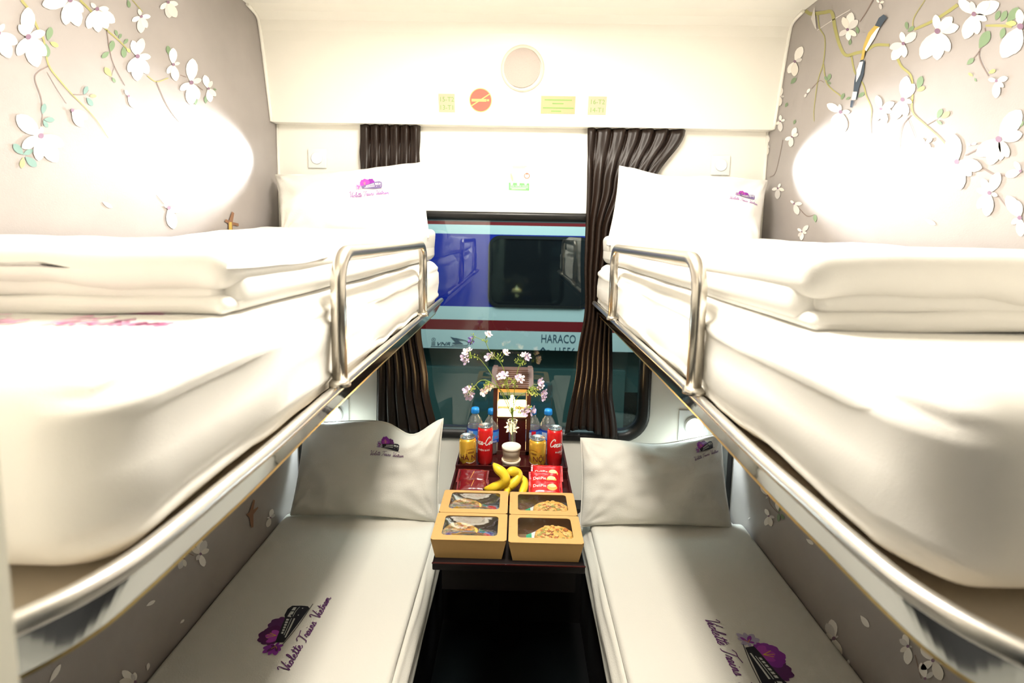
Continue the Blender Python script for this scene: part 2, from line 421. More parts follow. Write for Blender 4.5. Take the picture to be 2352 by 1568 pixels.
        for pts, a, b, m in [([(310,70),(350,90),(430,80),(480,80),(500,180),(530,290),(570,355),(640,340),(700,325),(760,290),(850,290)],24,18,branchm),
            ([(1010,190),(1120,140),(1220,80),(1290,30)],16,22,branchm), ([(1470,165),(1560,165),(1640,170)],14,20,branchm),
            ([(900,370),(930,430),(990,490),(1000,600),(1000,720),(1080,800),(1180,890),(1250,980)],18,7,branchm),
            ([(605,360),(630,470),(680,540),(700,610),(735,700),(730,780),(730,860)],12,4,branchm), ([(390,100),(400,180),(435,250),(425,400),(390,520),(365,700),(365,780)],8,4,branchm),
            ([(425,410),(450,540),(540,620),(545,640)],8,7,branchm), ([(1000,180),(1010,110),(1080,0)],7,5,branchm), ([(745,0),(700,80),(660,140)],8,5,twigm),
            ([(1465,180),(1470,240),(1430,330),(1440,400),(1490,490)],8,8,twigm), ([(1430,330),(1370,400)],6,4,twigm), ([(990,740),(930,820),(910,960)],6,4,twigm),
            ([(970,760),(1020,890)],4,3,twigm), ([(1090,805),(1150,770)],5,4,twigm), ([(1340,1000),(1510,910)],7,8,twigm), ([(1450,1080),(1520,1120),(1600,1130)],9,8,twigm),
            ([(1550,1260),(1630,1360)],8,8,twigm), ([(270,1340),(320,1390),(370,1380)],5,4,twigm), ([(350,570),(400,520),(430,530)],5,4,twigm), ([(165,900),(120,1100),(80,1140)],3,3,twigm)]:
            br(z, X, pts, a, b, m)
        for i, (a, b) in enumerate([((965,190),(960,140)),((970,205),(1010,170)),((1430,310),(1495,200)),((1350,415),(1395,375)),((1535,130),(1560,70)),((1570,140),(1605,70)),((1610,140),(1685,50)),((1570,250),(1590,180)),((1600,150),(1670,150)),((1390,490),(1360,470)),((1400,500),(1410,525)),((1490,470),(1535,450)),((1035,570),(1060,490)),((1030,585),(1080,560)),((1160,760),(1190,700)),((1185,760),(1240,720)),((1155,775),(1190,800)),((450,520),(435,490)),((455,520),(470,475)),((450,525),(475,540)),((540,640),(560,600)),((570,640),(600,625)),((650,625),(690,595)),((375,1430),(370,1380)),((235,800),(245,770)),((180,690),(195,660)),((640,170),(650,215)),((600,250),(595,290)),((1680,820),(1714,780)),((215,540),(250,500))]):
            leaf(z, X, a, b, leafy if i in (8, 9, 11, 13, 15) else leafm, .5)
        for c, t in [((585,190),[(610,80),(650,130),(640,230),(590,260),(530,230),(555,110)]), ((245,395),[(290,300),(290,380),(240,490),(200,470)]),
            ((320,600),[(340,570),(305,625)]), ((945,280),[(930,205),(1025,210),(950,370),(870,385),(855,310)]),
            ((1165,200),[(1150,95),(1300,170),(1240,330),(1160,385),(1060,380),(1260,110)]), ((1400,90),[(1300,0),(1380,10),(1500,10),(1480,130),(1420,220),(1340,250),(1560,20)]),
            ((1700,170),[(1640,350),(1580,370),(1690,60)]), ((790,20),[(770,0),(800,60),(820,10)]), ((1545,520),[(1490,510),(1540,630),(1590,560),(1615,500)]),
            ((800,700),[(770,615),(885,660),(870,720),(830,795),(760,780)]), ((940,640),[(965,490),(1015,540),(1000,660),(960,750),(880,770)]),
            ((540,720),[(450,670),(530,670),(600,720),(560,850),(480,800)]), ((150,620),[(155,560),(175,620),(145,680),(125,640)]),
            ((150,780),[(180,770),(150,845),(120,800),(150,740)]), ((60,930),[(70,870),(80,950),(60,1000),(40,940)]), ((225,880),[(250,820),(265,860),(215,945),(180,900)]),
            ((135,1210),[(95,1220),(130,1280),(175,1225),(150,1180)]), ((240,1310),[(215,1290),(265,1380),(290,1310)]), ((290,1490),[(260,1470),(330,1450),(320,1500),(285,1545),(265,1520)]),
            ((1560,895),[(1700,710),(1710,860),(1620,1010),(1570,1030),(1415,1000),(1500,1060)]), ((1290,1040),[(1260,860),(1225,900),(1450,1080),(1380,1130),(1310,1220)]),
            ((1380,930),[(1350,930),(1415,920)]), ((1085,920),[(1050,890),(1120,950),(1130,890)]), ((1500,1240),[(1560,1110),(1550,1260),(1480,1390),(1420,1340),(1415,1220),(1450,1150)]),
            ((1700,1100),[(1600,1130),(1660,1040)]), ((1695,1400),[(1610,1260),(1640,1440),(1680,1290),(1700,1520)])]: flower(z, X, c, t)
        leaf(z, X, (1080,1410), (1150,1445), petalm, .35)
        for pts, m, l in [([(820,93),(845,115),(830,130),(800,175),(765,165),(790,115)],bird_d,9), ([(765,160),(795,175),(740,270),(700,330),(690,380),(670,390),(690,290),(720,210)],bird_y,7),
            ([(797,172),(765,240),(708,330),(698,318),(740,230),(775,185)],petalm,8), ([(672,385),(698,390),(690,480),(660,560),(645,640),(620,630),(630,520),(650,430)],bird_d,7),
            ([(665,400),(688,395),(668,480),(642,530),(646,450)],petalm,8), ([(622,590),(650,590),(640,642),(614,642)],petalm,9), ([(610,645),(627,645),(618,692),(604,690)],bird_d,9)]: poly(z, X, pts, m, l)
        poly(z, X, [(372,45),(385,190),(375,180),(350,120)], petal_s); br(z, X, [(385,195),(500,120),(600,62)], 4, 6, petal_s)
        z = zlowr; X = lo
        for c, t in [((590,380),[(545,310),(575,400),(600,350)]), ((595,510),[(570,465),(630,520),(610,575),(570,570)]), ((1010,1285),[(990,1165),(960,1190),(950,1260),(1000,1360),(1035,1270),(1040,1420)]),
            ((1095,1460),[(1100,1420),(1135,1500),(1080,1470)]), ((1480,1335),[(1450,1260),(1425,1290),(1430,1370),(1475,1450),(1505,1340)]),
            ((1640,1425),[(1560,1340),(1710,1440),(1690,1550),(1560,1480)]), ((1590,1540),[(1560,1440),(1640,1500)])]: flower(z, X, c, t)
        br(z, X, [(595,385),(600,430),(640,480),(660,490)], 5, 4, twigm); br(z, X, [(1520,1390),(1560,1540)], 7, 7, twigm)
        for a, b, m in [((655,485),(672,448),leafm),((655,490),(655,545),leafm),((670,495),(690,530),leafm),((655,478),(638,425),petalm),((460,530),(475,518),petalm),((705,465),(722,500),petalm),
            ((830,655),(875,690),petalm),((955,760),(965,740),leafy),((985,790),(970,750),leafy),((1175,1140),(1228,1215),petalm)]: leaf(z, X, a, b, m, .4)
    # rest of the repeating print, nearer the door and under the berth
    for k in range(9):
        y = PRNG.uniform(.2, .68); zz = 1.62+k*.085; X = up
        c = (y, zz); s_ = PRNG.uniform(.03, .05)
        if zz < 1.9 and k % 2: continue
        if hx(0 if side < 0 else 2352, 0, X).y > y-.06:
            for i in range(5):
                a = 2*pi*i/5+k; mb.decal(petal2(c[0], c[1], c[0]+s_*cos(a), c[1]+s_*sin(a), .55), lambda p, q: V((X-side*.0018, p, q)), petalm)
for side, nm in ((-1, 'wall_left'), (1, 'wall_right')):
    mb = MB(); a, b = sorted((side*WX, side*(WX+.06)))
    mb.box((a, .12, 1.28), (b, YW+.04, ZC), wallp)
    a, b = sorted((side*LX, side*(WX+.06))); mb.box((a, .12, 0), (b, YW+.04, 1.285), wallp)
    art(mb, side)
    struct(mb.build(nm, fix=False))
    # black corner strip beside the window wall, below the berth
    a, b = sorted((side*(LX-.022), side*LX)); 
    struct(MB().box((a, YW-.075, .0), (b, YW, 1.28), blackm).build('trim_2' if side < 0 else 'trim_3'))
    # white bead where the wallpaper meets the ceiling panel
    pts = smooth_path([(side*(WX-.005), 1.948, 2.013), (side*(WX-.005), 1.915, 2.18), (side*(WX-.005), 1.885, 2.32), (side*(WX-.006), 1.865, 2.36), (side*(WX-.006), 1.80, 2.372)])
    struct(MB().tube(pts, .006, paint).build('trim_4' if side < 0 else 'trim_5'))
    struct(MB().tube([(side*(WX-.004), YW-.004, 1.3), (side*(WX-.004), YW-.004, 2.012)], .005, paint).build('trim_6' if side < 0 else 'trim_7'))

# window hole loops
def rrect(hw, z0, z1, r, n=8, cx=0.0):
    pts = []
    for (x, z, a0) in ((cx+hw-r, z1-r, 0), (cx-hw+r, z1-r, pi/2), (cx-hw+r, z0+r, pi), (cx+hw-r, z0+r, 3*pi/2)):
        for i in range(n+1): a = a0+pi/2*i/n; pts.append((x+r*cos(a), z+r*sin(a)))
    return pts
def to_rect(pts, x0, x1, z0, z1):
    cx = sum(p[0] for p in pts)/len(pts); cz = sum(p[1] for p in pts)/len(pts); n = len(pts)//4; out = []
    cor = [(x1, z1), (x0, z1), (x0, z0), (x1, z0)]
    for k in range(4):
        for i in range(n):
            p = pts[k*n+i]; t = i/(n-1)
            if k == 0: q = (x1, p[1]+(z1-p[1])*min(1, 2*t)) if t <= .5 else (x1+(p[0]-x1)*(2*t-1), z1)
            elif k == 1: q = (p[0]+(x0-p[0])*min(1, 2*t), z1) if t <= .5 else (x0, z1+(p[1]-z1)*(2*t-1))
            elif k == 2: q = (x0, p[1]+(z0-p[1])*min(1, 2*t)) if t <= .5 else (x0+(p[0]-x0)*(2*t-1), z0)
            else: q = (p[0]+(x1-p[0])*min(1, 2*t), z0) if t <= .5 else (x1, z0+(p[1]-z0)*(2*t-1))
            out.append(q)
    return out
WZ0, WZ1, WHW, WR = .761, 1.688, .548, .115
hole = rrect(WHW, WZ0, WZ1, WR)
mb = MB()
mb.ring(to_rect(hole, -WX, WX, 0, ZC), hole, lambda x, z: V((x, YW, z)), paint)
n = len(hole)
mb.add([V((x, YW, z)) for x, z in hole]+[V((x, YW+.07, z)) for x, z in hole], [(i, (i+1) % n, n+(i+1) % n, n+i) for i in range(n)], paint, False)
mb.ring(to_rect(hole, -1.2, 1.2, -.06, ZC+.05), hole, lambda x, z: V((x, YW+.07, z)), paint)
# sloping shelf-like ledge below the window
struct(mb.build('wall_back', fix=False))
# soffit over the window
prof = [(1.955, 2.013), (1.92, 2.17), (1.886, 2.32), (1.872, 2.352), (1.845, 2.371), (1.80, ZC)]
pp = [(y, z) for y, z in prof]+[(YW, ZC), (YW, 2.013)]
mb = MB(); o = len(mb.v); n = len(pp)
mb.add([V((-WX+.001, y, z)) for y, z in pp]+[V((WX-.001, y, z)) for y, z in pp], [(i, (i+1) % n, n+(i+1) % n, n+i) for i in range(n)], paint, False)
struct(mb.build('trim_1'))
# front (corridor) wall with the doorway we look through
mb = MB(); doorm = mat('cream_door_frame', (.80, .78, .66), .35)
mb.box((-WX-.06, .12, 0), (-.226, .2, ZC), paint); mb.box((.50, .12, 0), (WX+.06, .2, ZC), paint); mb.box((-.226, .12, 2.12), (.50, .2, ZC), paint)
struct(mb.build('wall_front'))
mb = MB().box((-.246, .10, 0), (-.2245, .206, 2.12), doorm); mb.box((.4985, .10, 0), (.52, .206, 2.12), doorm); mb.box((-.246, .10, 2.10), (.52, .206, 2.13), doorm)
struct(mb.build('door_1'))
struct(MB().box((-1.6, -1.2, 0), (1.6, -1.15, ZC), mat('corridor_dark_panel', (.06, .05, .045), .5)).build('wall_corridor'))

struct(MB().box((-.284, 1.93, 0), (.284, YW, .50), benchm).build('shade_box'))  # added dark box, stands in for the shade under the table
# window: black rubber frame and glass
frame = MB(); n = len(hole)
loops = [(0, YW+.02), (-.002, YW-.008), (.010, YW-.014), (.030, YW-.008), (.040, YW+.012), (.040, YW+.04), (0, YW+.045)]
def inset(pts, d):
    N = len(pts); cx = 0; cz = (WZ0+WZ1)/2; hw = WHW-d; return rrect(hw, WZ0+d, WZ1-d*.8, max(.02, WR-d))
L = [[V((x, y, z)) for x, z in inset(hole, d)] for d, y in loops]
vs = [p for l in L for p in l]; fs = []
for j in range(len(L)):
    for i in range(n): fs.append((j*n+i, j*n+(i+1) % n, ((j+1) % len(L))*n+(i+1) % n, ((j+1) % len(L))*n+i))
frame.add(vs, fs, blackm, True)
winf = struct(frame.build('window_1'))
gl = inset(hole, .036); glass_m = glassmat('window_glass', (.82, .93, .915), ior=1.55)
mb = MB()
N = len(gl)
mb.add([V((x, YW+.026, z)) for x, z in gl]+[V((x, YW+.031, z)) for x, z in gl], [list(range(N))[::-1], list(range(N, 2*N))]+[(i, (i+1) % N, N+(i+1) % N, N+i) for i in range(N)], glass_m, False)
o = mb.build('glass_pane', winf)

# ------------------------------------------------------------------ the train outside
TY = 4.0
band_w = mat('carriage_white', (.62, .68, .66), .35); band_b = mat('carriage_blue', (.008, .02, .30), .3); band_r = mat('carriage_red', (.22, .008, .012), .35)
band_g = mat('carriage_roof', (.05, .05, .05), .5); under = mat('carriage_underframe', (.035, .085, .078), .8); darkglass = mat('carriage_dark_glass', (.006, .008, .010), .05)
tr = thing('railway_carriage', (0, TY, -.55), 'blue, white and red railway carriage seen through the window beyond the bottles', 'train')
mb = MB(); zs = [(.673, .828, band_w), (.828, .912, band_r), (.912, 1.02, band_w), (1.02, 1.603, band_b), (1.603, 1.675, band_w), (1.675, 1.70, band_r), (1.70, 2.25, band_g)]
for a, b, m in zs: mb.add([(-7, TY, a), (7, TY, a), (7, TY, b), (-7, TY, b)], [(0, 1, 2, 3)], m, False)
mb.add([(-7, TY, 2.25), (7, TY, 2.25), (7, TY+.5, 2.55), (-7, TY+.5, 2.55), (-7, TY+2.4, 2.55), (7, TY+2.4, 2.55), (-7, TY+2.8, .673), (7, TY+2.8, .673), (-7, TY, .673), (7, TY, .673)],
       [(0, 1, 2, 3), (3, 2, 5, 4), (4, 5, 7, 6), (6, 7, 9, 8), (0, 3, 4, 6, 8), (1, 2, 5, 7, 9)], band_g, False)
mb.build('body', tr, fix=False)
MB().box((-7, TY+.12, .30), (7, TY+2.6, .672), under).box((-.9, TY+.05, -.15), (.9, TY+.6, .5), under).build('underframe', tr)
for bx in (-2.6, -1.4, 1.6, 2.8):
    MB().lathe([(.0, -.06), (.40, -.06), (.42, -.04), (.42, .06), (.0, .06)], under, (bx, TY+.5, -.12), M=Matrix.Rotation(pi/2, 4, 'X')).build('wheel', tr)
wx = [-3.4, -1.75, .17, 2.1, 3.9]
for x in wx:
    out = rrect(.41, 1.02, 1.595, .09, cx=x); inn = rrect(.385, 1.045, 1.57, .07, cx=x)
    mb = MB(); mb.ring(out, inn, lambda a, b: V((a, TY-.012, b)), blackm); mb.ring(out, out, lambda a, b: V((a, TY, b)), blackm)
    nn = len(out); mb.add([V((a, TY-.012, b)) for a, b in out]+[V((a, TY, b)) for a, b in out], [(i, (i+1) % nn, nn+(i+1) % nn, nn+i) for i in range(nn)], blackm, False)
    wf = mb.build('window', tr)
    MB().add([V((a, TY-.006, b)) for a, b in inn], [list(range(len(inn)))], darkglass, False).build('pane', wf)
mk = mat('carriage_lettering', (.05, .09, .13), .5); mb = MB()
def tp(px, py): p = hy(px, py, TY); return p.x, p.z
mbt = mb; mb = MB(); x0, z0 = tp(1242, 786); x1, _ = tp(1322, 786)
vs, fs = text2d('HARACO', .070); k = (x1-x0)/max(v[0] for v in vs)
mb.decal(([(x0+a*k, z0+b) for a, b in vs], fs), lambda a, b: V((a, TY-.003, b)), mk)
x0, z0 = tp(1240, 814); x1, _ = tp(1321, 806)
vs, fs = text2d('An 11556', .066); k = (x1-x0)/max(v[0] for v in vs)
vs = [(x0+a*k, max(z0+b, .674)) for a, b in vs]
mb.decal((vs, fs), lambda a, b: V((a, TY-.003, b)), mk)
mb.build('lettering', tr, fix=False); mb = MB()
def zz1(x, y): return 950+x/5.227, 740+y/5.227
def lm(a, b): p = hy(*zz1(a, b), TY-.003); return V((p.x, TY-.003, p.z))
mb.decal(ngon([(440,173),(500,190),(610,222),(530,215),(600,262),(500,262),(455,248),(505,238)]), lm, mk)
mb.decal(ribbon([(500,190),(600,212),(650,235),(655,262),(625,276),(455,274)], 7), lm, mk); mb.decal(ribbon([(205,288),(430,292),(665,297)], 7), lm, mk)
vs, fs = text2d('VNR', 40, sx=1.3, shear=.3, off=.02); k = 175/max(v[0] for v in vs); mb.decal(([(268+a*k, 276-b) for a, b in vs], fs), lm, mk)
mb.decal(join2([ribbon([(240+22*cos(t/12*2*pi), 208+22*sin(t/12*2*pi)) for t in range(13)], 4)]), lm, mk)
for r in range(3): mb.decal(ribbon([(215, 243+r*14), (262, 243+r*14)], 6), lm, mk)
vs, fs = text2d('R', 22); mb.decal(([(232+a, 218-b) for a, b in vs], fs), lm, mk)
mb.build('emblem', tr, fix=False)
struct(MB().box((-9, YW+.3, -1.02), (9, 9, -.95), mat('track_ballast', (.13, .22, .20), .95, var=.5, vscale=30, bump=1, bscale=40, bdist=.03)).build('ground'))
for yy in (TY+.75, TY+2.2):
    struct(MB().box((-9, yy-.035, -.95), (9, yy+.035, -.8), mat('rail_steel', (.12, .10, .09), .4, .8)).build('trim_8' if yy < TY+1 else 'trim_9'))

# ------------------------------------------------------------------ berths
def plan(side, pts):
    p = [V((side*a, b, 0)) for a, b in pts]; p = smooth_path(p, 6); out = []
    for i in range(len(p)):
        t = (p[min(i+1, len(p)-1)]-p[max(i-1, 0)]).normalized(); nrm = V((-t.y, t.x, 0))
        if nrm.x*side > 0 and i == 0: pass
        out.append((p[i], nrm))
    return out
def upper(side, word):
    pth = [(.296, 1.95), (.295, 1.5), (.294, .9), (.288, .6), (.289, .48), (.290, .40), (.295, .35), (.313, .308), (.345, .275), (.42, .25), (.55, .24), (.78, .238), (.945, .238)]
    P = plan(side, pth); root = thing('upper_berth', (side*.6, 1.1, 1.29), 'upper berth on the %s with polished steel edge and a bent-tube guard rail' % word, 'berth')
    sgn = 1 if P[0][1].x*side < 0 else -1       # normal pointing to the aisle
    mb = MB(); mb.tube([p+V((0, 0, 1.3415))-n_*sgn*.004 for p, n_ in P], .0085, steel, n=12); mb.build('edge_rail', root)
    mb = MB()
    mb.sweep([(p+V((0, 0, 1.3385)), n_*sgn, V((0, 0, 1))) for p, n_ in P], [(.001, 0), (-.028, -.052), (-.032, -.052), (-.006, 0)], mirror); mb.build('fascia', root, fix=True)
    mb = MB(); mb.sweep([(p+V((0, 0, 1.286)), n_*sgn, V((0, 0, 1))) for p, n_ in P], [(-.0265, 0), (-.0265, .0035), (-.036, .0035), (-.036, 0)], brass); mb.build('edge_strip', root)
    # pan
    ring = [p-n_*sgn*.012 for p, n_ in P]; base = [p-n_*sgn*.045 for p, n_ in P]; mb = MB(); N = len(P)
    vs = [p+V((0, 0, 1.338)) for p in ring]+[p+V((0, 0, 1.318)) for p in base]+[V((side*.95, p.y, 1.318)) for p in base]
    fs = [(i, i+1, N+i+1, N+i) for i in range(N-1)]+[(N+i, N+i+1, 2*N+i+1, 2*N+i) for i in range(N-1)]
    mb.add(vs, fs, tray_m, True)
    vs = [p+V((0, 0, 1.29))-n_*sgn*.034 for p, n_ in P]+[V((side*.95, p.y, 1.29)) for p, n_ in P]
    mb.add(vs, [(i, i+1, N+i+1, N+i) for i in range(N-1)], benchm, False)
    mb.build('pan', root)
    # guard rail
    x = side*.289; z0 = 1.35; zt = 1.567; y0, y1 = .797, 1.515; r = .05; path = [(x, y0, z0)]
    path += [(x, y0+r*(1-cos(a)), zt-r*(1-sin(a))) for a in [pi/2*i/8 for i in range(9)]]
    path += [(x, y1-r*(1-cos(a)), zt-r*(1-sin(a))) for a in [pi/2*i/8 for i in range(8, -1, -1)]]
    path += [(x, y1, z0)]
    gr = MB().tube(path, .0122, satin, n=16).build('guard_rail', root)
    for y in (y0, y1): MB().lathe([(.0175, 0), (.0175, .006), (.013, .012)], satin, (x, y, 1.349)).build('flange', gr)
    return root
upper(-1, 'left'); upper(1, 'right')

def nz(p, s=1.0, o=0): return noise.noise(V(p)*s+V((o, o*1.7, 0)))
LOGO_O = (1095, 765, 400.0)
def logo_shapes():
    def q(x, y): return ((x-LOGO_O[0])/400, (LOGO_O[1]-y)/400)
    def Q(l): return [q(*p) for p in l]
    S = []
    for (c, tips, m, wf) in [((1120,640),[(1165,600),(1145,572),(1120,568),(1090,575)],inkp,.6), ((1075,650),[(1020,595),(1035,570),(1065,558),(1090,570),(1110,590),(1015,625)],inkp2,.62),
                         ((1060,655),[(1030,610),(1062,590),(1090,605)],inkm,.5), ((1010,660),[(970,655),(978,625),(1000,615),(1020,635),(972,685),(995,692),(1022,690),(1035,665)],inkl,.5),
                         ((1012,662),[(985,640),(990,680),(1015,640)],inkp2,.4)]:
        for t in tips: S.append((petal2(*q(*c), *q(*t), wf), m))
    for a in ((1050,600),(1065,595),(1076,602)): S.append((ribbon(Q([(1066,635), a]), .006), inky))
    for a in ((1000,650),(1003,672)): S.append((ribbon(Q([(1014,662), a]), .005), inky))
    S.append((ngon(Q([(1030,650),(1060,642),(1160,622),(1178,611),(1213,607),(1234,618),(1238,660),(1236,690),(1225,703),(1165,697),(1036,684)])), inkb))
    S.append((ngon(Q([(1170,628),(1200,627),(1202,643),(1169,645)])), inkw)); S.append((ngon(Q([(1207,627),(1225,629),(1227,641),(1208,643)])), inkw))
    for i in range(6):
        x = 1078+i*14; y = 653-i*2.6; S.append((ngon(Q([(x,y-4-i*.6),(x+10,y-6-i*.6),(x+10,y+3),(x,y+5)])), inkw))
    S.append((ngon(Q([(1072,664),(1163,650),(1163,652.5),(1072,667)])), inkw)); S.append((ngon(Q([(1060,674),(1163,661),(1163,668),(1060,680)])), inkw))
    S.append((ribbon(Q([(1172,652),(1205,650),(1230,655)]), .006), inkw))
    for x in (1182, 1222): S.append((circ(*q(x, 672), .008, 8), inkw))
    S.append((ribbon(Q([(1022,685),(1120,700),(1252,706)]), .008), inkb))
    vs, fs = cursive('Violette Trains Vietnam', 1.0, .17); S.append((([(a-.5, b-.02) for a, b in vs], fs), inkp))
    return S
LOGO = logo_shapes()
def put_logo(mb, mp, tint=None, maxl=.05):
    for i, (s_, m) in enumerate(LOGO):
        mb.decal(s_, lambda a, b: mp(a, b, i), tint.get(m, m) if tint else m, maxl)

def upper_bed(side, word):
    # mattress
    def fn(p, q):
        s_ = side; x, y, z = p
        # rounded near corner in plan handled by radius; gentle sagging
        if q[2] < .9 and abs(q[0]) > .5 and q[0]*side < 0:
            x += side*(.0042*sin(z*230+y*6*side*-1+nz((y*3, 0, 0))*3)*.8 + .006*nz((y*5, z*6, side)))
        zb = (1-q[2])/2
        z += zb*(.012*nz((y*6, 3, side*2))+.006*nz((y*17, 5, side)))
        if zb < .3: z += .004*nz((x*4, y*4, 1))
        return V((x, y, z))
    lo = (min(side*.303, side*.945),   .338, 1.325); hi = (max(side*.303, side*.945), 1.965, 1.5)
    mb = MB().soft(lo, hi, (.05, .075, .05), cloth, res=.03, fn=fn, seg=6)
    if side < 0:
        def mp(a, b, i):
            return V((-.57+a*.42, .50+b*.42, 1.502+.0002*(i/20)))
        put_logo(mb, mp, {inkp: inkpink, inkp2: inkm, inkb: inkpink, inkw: cloth, inkl: inkpink})
    o = mb.build('mattress'); solo(o, 'thick white-sheeted mattress on the %s upper berth' % word, 'mattress')
    # folded duvet
    def fd(p, q):
        x, y, z = p
        z += (.008*nz((x*5, y*4, side*3))+.004*nz((x*11, y*9, 2))+(.034 if side < 0 else .012)*min(1, max(0, (y-1.25)/.55))) if q[2] > -.2 else 0
        if q[0]*side < 0: x += side*(.008*nz((y*4, z*8, 4)))
        y += .012*nz((x*7, z*10, side))*(q[1] < 0)
        return V((x, y, max(z, 1.499)))
    xo = side*.93; X = lambda a: side*a
    def lay(a, b, y0, y1, z0, z1, r):
        lo = (min(X(a), X(b)), y0, z0); hi = (max(X(a), X(b)), y1, z1); return lo, hi, r
    mb = MB()
    for i, (a, b, y0, y1, z0, z1, r) in enumerate([(.332, .935, .556, 1.94, 1.50, 1.523, .011), (.342, .935, .562, 1.9, 1.516, 1.546, .013), (.322, .94, .546, 1.955, 1.532, 1.580 if side < 0 else 1.590, .024), (.324, .42, .575, 1.96, 1.500, 1.562, .026)]):
        lo, hi, r = lay(a, b, y0, y1, z0, z1, r)
        def fdi(p, q, i=i):
            p = fd(p, q); k = max(0, (0.85-p.y))
            if i == 2: p.z += (.005*sin(p.x*16+side)+.006*exp(-((abs(p.x)-.52)/.03)**2)+.006*exp(-((abs(p.x)-.40)/.02)**2) if q[2] < 0 and q[1] < -.6 else 0)
            if i in (0, 1): p.z += .003*sin(p.x*12+i*2)*(q[1] < -.5)
            return p
        mb.soft(lo, hi, r, cloth, res=.035, fn=fdi, seg=4)
    o = mb.build('duvet'); solo(o, 'folded white duvet in a thick stack on the %s upper mattress' % word, 'duvet')
upper_bed(-1, 'left'); upper_bed(1, 'right')

# ------------------------------------------------------------------ pillows
def pillow(name, c, T, label, logo=None, dip=None, seed=0, wr=.009, group=None):
    BL, BR, TR, TL = [V(p) for p in c]; X = (BR-BL+TR-TL).normalized(); U = (TL-BL+TR-BR).normalized(); N = X.cross(U).normalized()
    if N.y > 0: N = -N            # toward the camera
    def core(u, v):               # u,v in -1..1
        a = (u+1)/2; b = (v+1)/2
        # edges pinch slightly inwards between the corners
        su = 1-.035*(1-v*v) if True else 1
        a2 = .5+(a-.5)*(1-.03*(1-(2*b-1)**2)); b2 = .5+(b-.5)*(1-.07*(1-(2*a-1)**2))
        p = BL*(1-a2)*(1-b2)+BR*a2*(1-b2)+TR*a2*b2+TL*(1-a2)*b2
        if dip: p = p+U*dip(u, v)
        return p
    def th(u, v): 
        e = max(0, (1-abs(u)**3.2))*max(0, (1-abs(v)**2.6)); return T*(e**.45)
    def P(u, v, sgn=1):
        t = th(u, v); p = core(u, v)
        wv = wr*(nz((u*2.2+seed, v*2.0, seed), 1)*1.6+nz((u*5+seed*3, v*4, 1), 1)*.8)
        # radial creases toward the corners
        for cu, cv in ((-1, -1), (1, -1), (1, 1), (-1, 1)):
            du, dv = u-cu, (v-cv)*.6; r_ = sqrt(du*du+dv*dv); ang = atan2(dv, du)
            wv += .0045*sin(ang*13+seed)*exp(-(r_*2.2)**2)*min(1, r_*5)
        for k in range(3):
            c0 = sin(seed*3.1+k*2.2)*.7; wv += .0035*exp(-((v*.9-c0+.35*u*sin(seed+k))/.07)**2)*(.5+.5*sin(u*2+k+seed))
        return p+N*(sgn*t*(1 if sgn > 0 else .6)+wv*min(1, t/(T*.5)))
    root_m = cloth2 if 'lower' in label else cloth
    mb = MB(); n1, n2 = 56, 40
    f = lambda a, b, s_: P(2*a-1, 2*b-1, s_)
    g = lambda t: .5-.5*cos(pi*t)
    mb.grid(lambda a, b: f(g(a), g(b), 1), n1, n2, root_m); mb.grid(lambda a, b: f(g(a), g(b), -1), n1, n2, root_m)
    # hem along the rim
    rim = [core(-1+2*i/30, -1) for i in range(30)]+[core(1, -1+2*i/20) for i in range(20)]+[core(1-2*i/30, 1) for i in range(30)]+[core(-1, 1-2*i/20) for i in range(21)]
    mb.tube(rim, .0035, root_m, n=6, cap=False)
    if logo:
        (px, py), wid, ang, tint = logo; W = (BR-BL).length; H = (TL-BL).length
        # find uv of the centre
        best = min(((P(u/20, v/20)-hplane(px, py, P(u/20, v/20), N)).length, u/20, v/20) for u in range(-19, 20) for v in range(-19, 20))
        cu, cv = best[1], best[2]
        def mp(a, b, i):
            a_ = a*cos(ang)-b*sin(ang); b_ = a*sin(ang)+b*cos(ang)
            u = cu+a_*wid/W*2; v = cv+b_*wid/H*2; e = .01
            nn = (P(u+e, v)-P(u-e, v)).cross(P(u, v+e)-P(u, v-e)).normalized()
            if nn.dot(N) < 0: nn = -nn
            return P(u, v)+nn*(.0014+.00002*i)
        put_logo(mb, mp, tint, .04)
    o = mb.build(name, fix=True); solo(o, label, 'pillow', group)
    return o
hi_t = {inkp: inkp2, inkp2: inkm, inkb: mat('ink_grey_violet', (.16, .12, .26), .6), inkw: cloth}
pillow('pillow', [hy(648, 540, 1.80), hy(985, 545, 1.78), hy(975, 372, 1.92), hy(633, 402, 1.925)], .062,
       'white pillow with a printed train and flower logo standing on the left upper bunk', ((850, 447), .142, radians(2), hi_t), seed=1,
       dip=lambda u, v: -.012*(1-u*u)*(v > 0)*v)
pillow('pillow', [hy(1395, 562, 1.78), hy(1742, 575, 1.80), hy(1762, 412, 1.925), hy(1424, 378, 1.92)], .062,
       'white pillow with a blue-violet train logo in its corner, on the right upper bunk', ((1706, 462), .115, radians(-4), {**hi_t, inkm: inkp2}), seed=2,
       dip=lambda u, v: (-.022*exp(-((u+.35)/.4)**2)-.006)*(v > 0)*v)
pillow('pillow', [hy(668, 1182, 1.77), hy(1006, 1200, 1.76), hy(1018, 958, 1.90), hy(700, 972, 1.915)], .07,
       'white pillow with a purple train logo leaning at the head of the left lower bed', ((884, 1045), .134, radians(0), None), seed=3,
       dip=lambda u, v: (-.055*exp(-((u-.58)/.28)**2)+.012*exp(-((u+.2)/.6)**2))*max(0, v)**1.5)
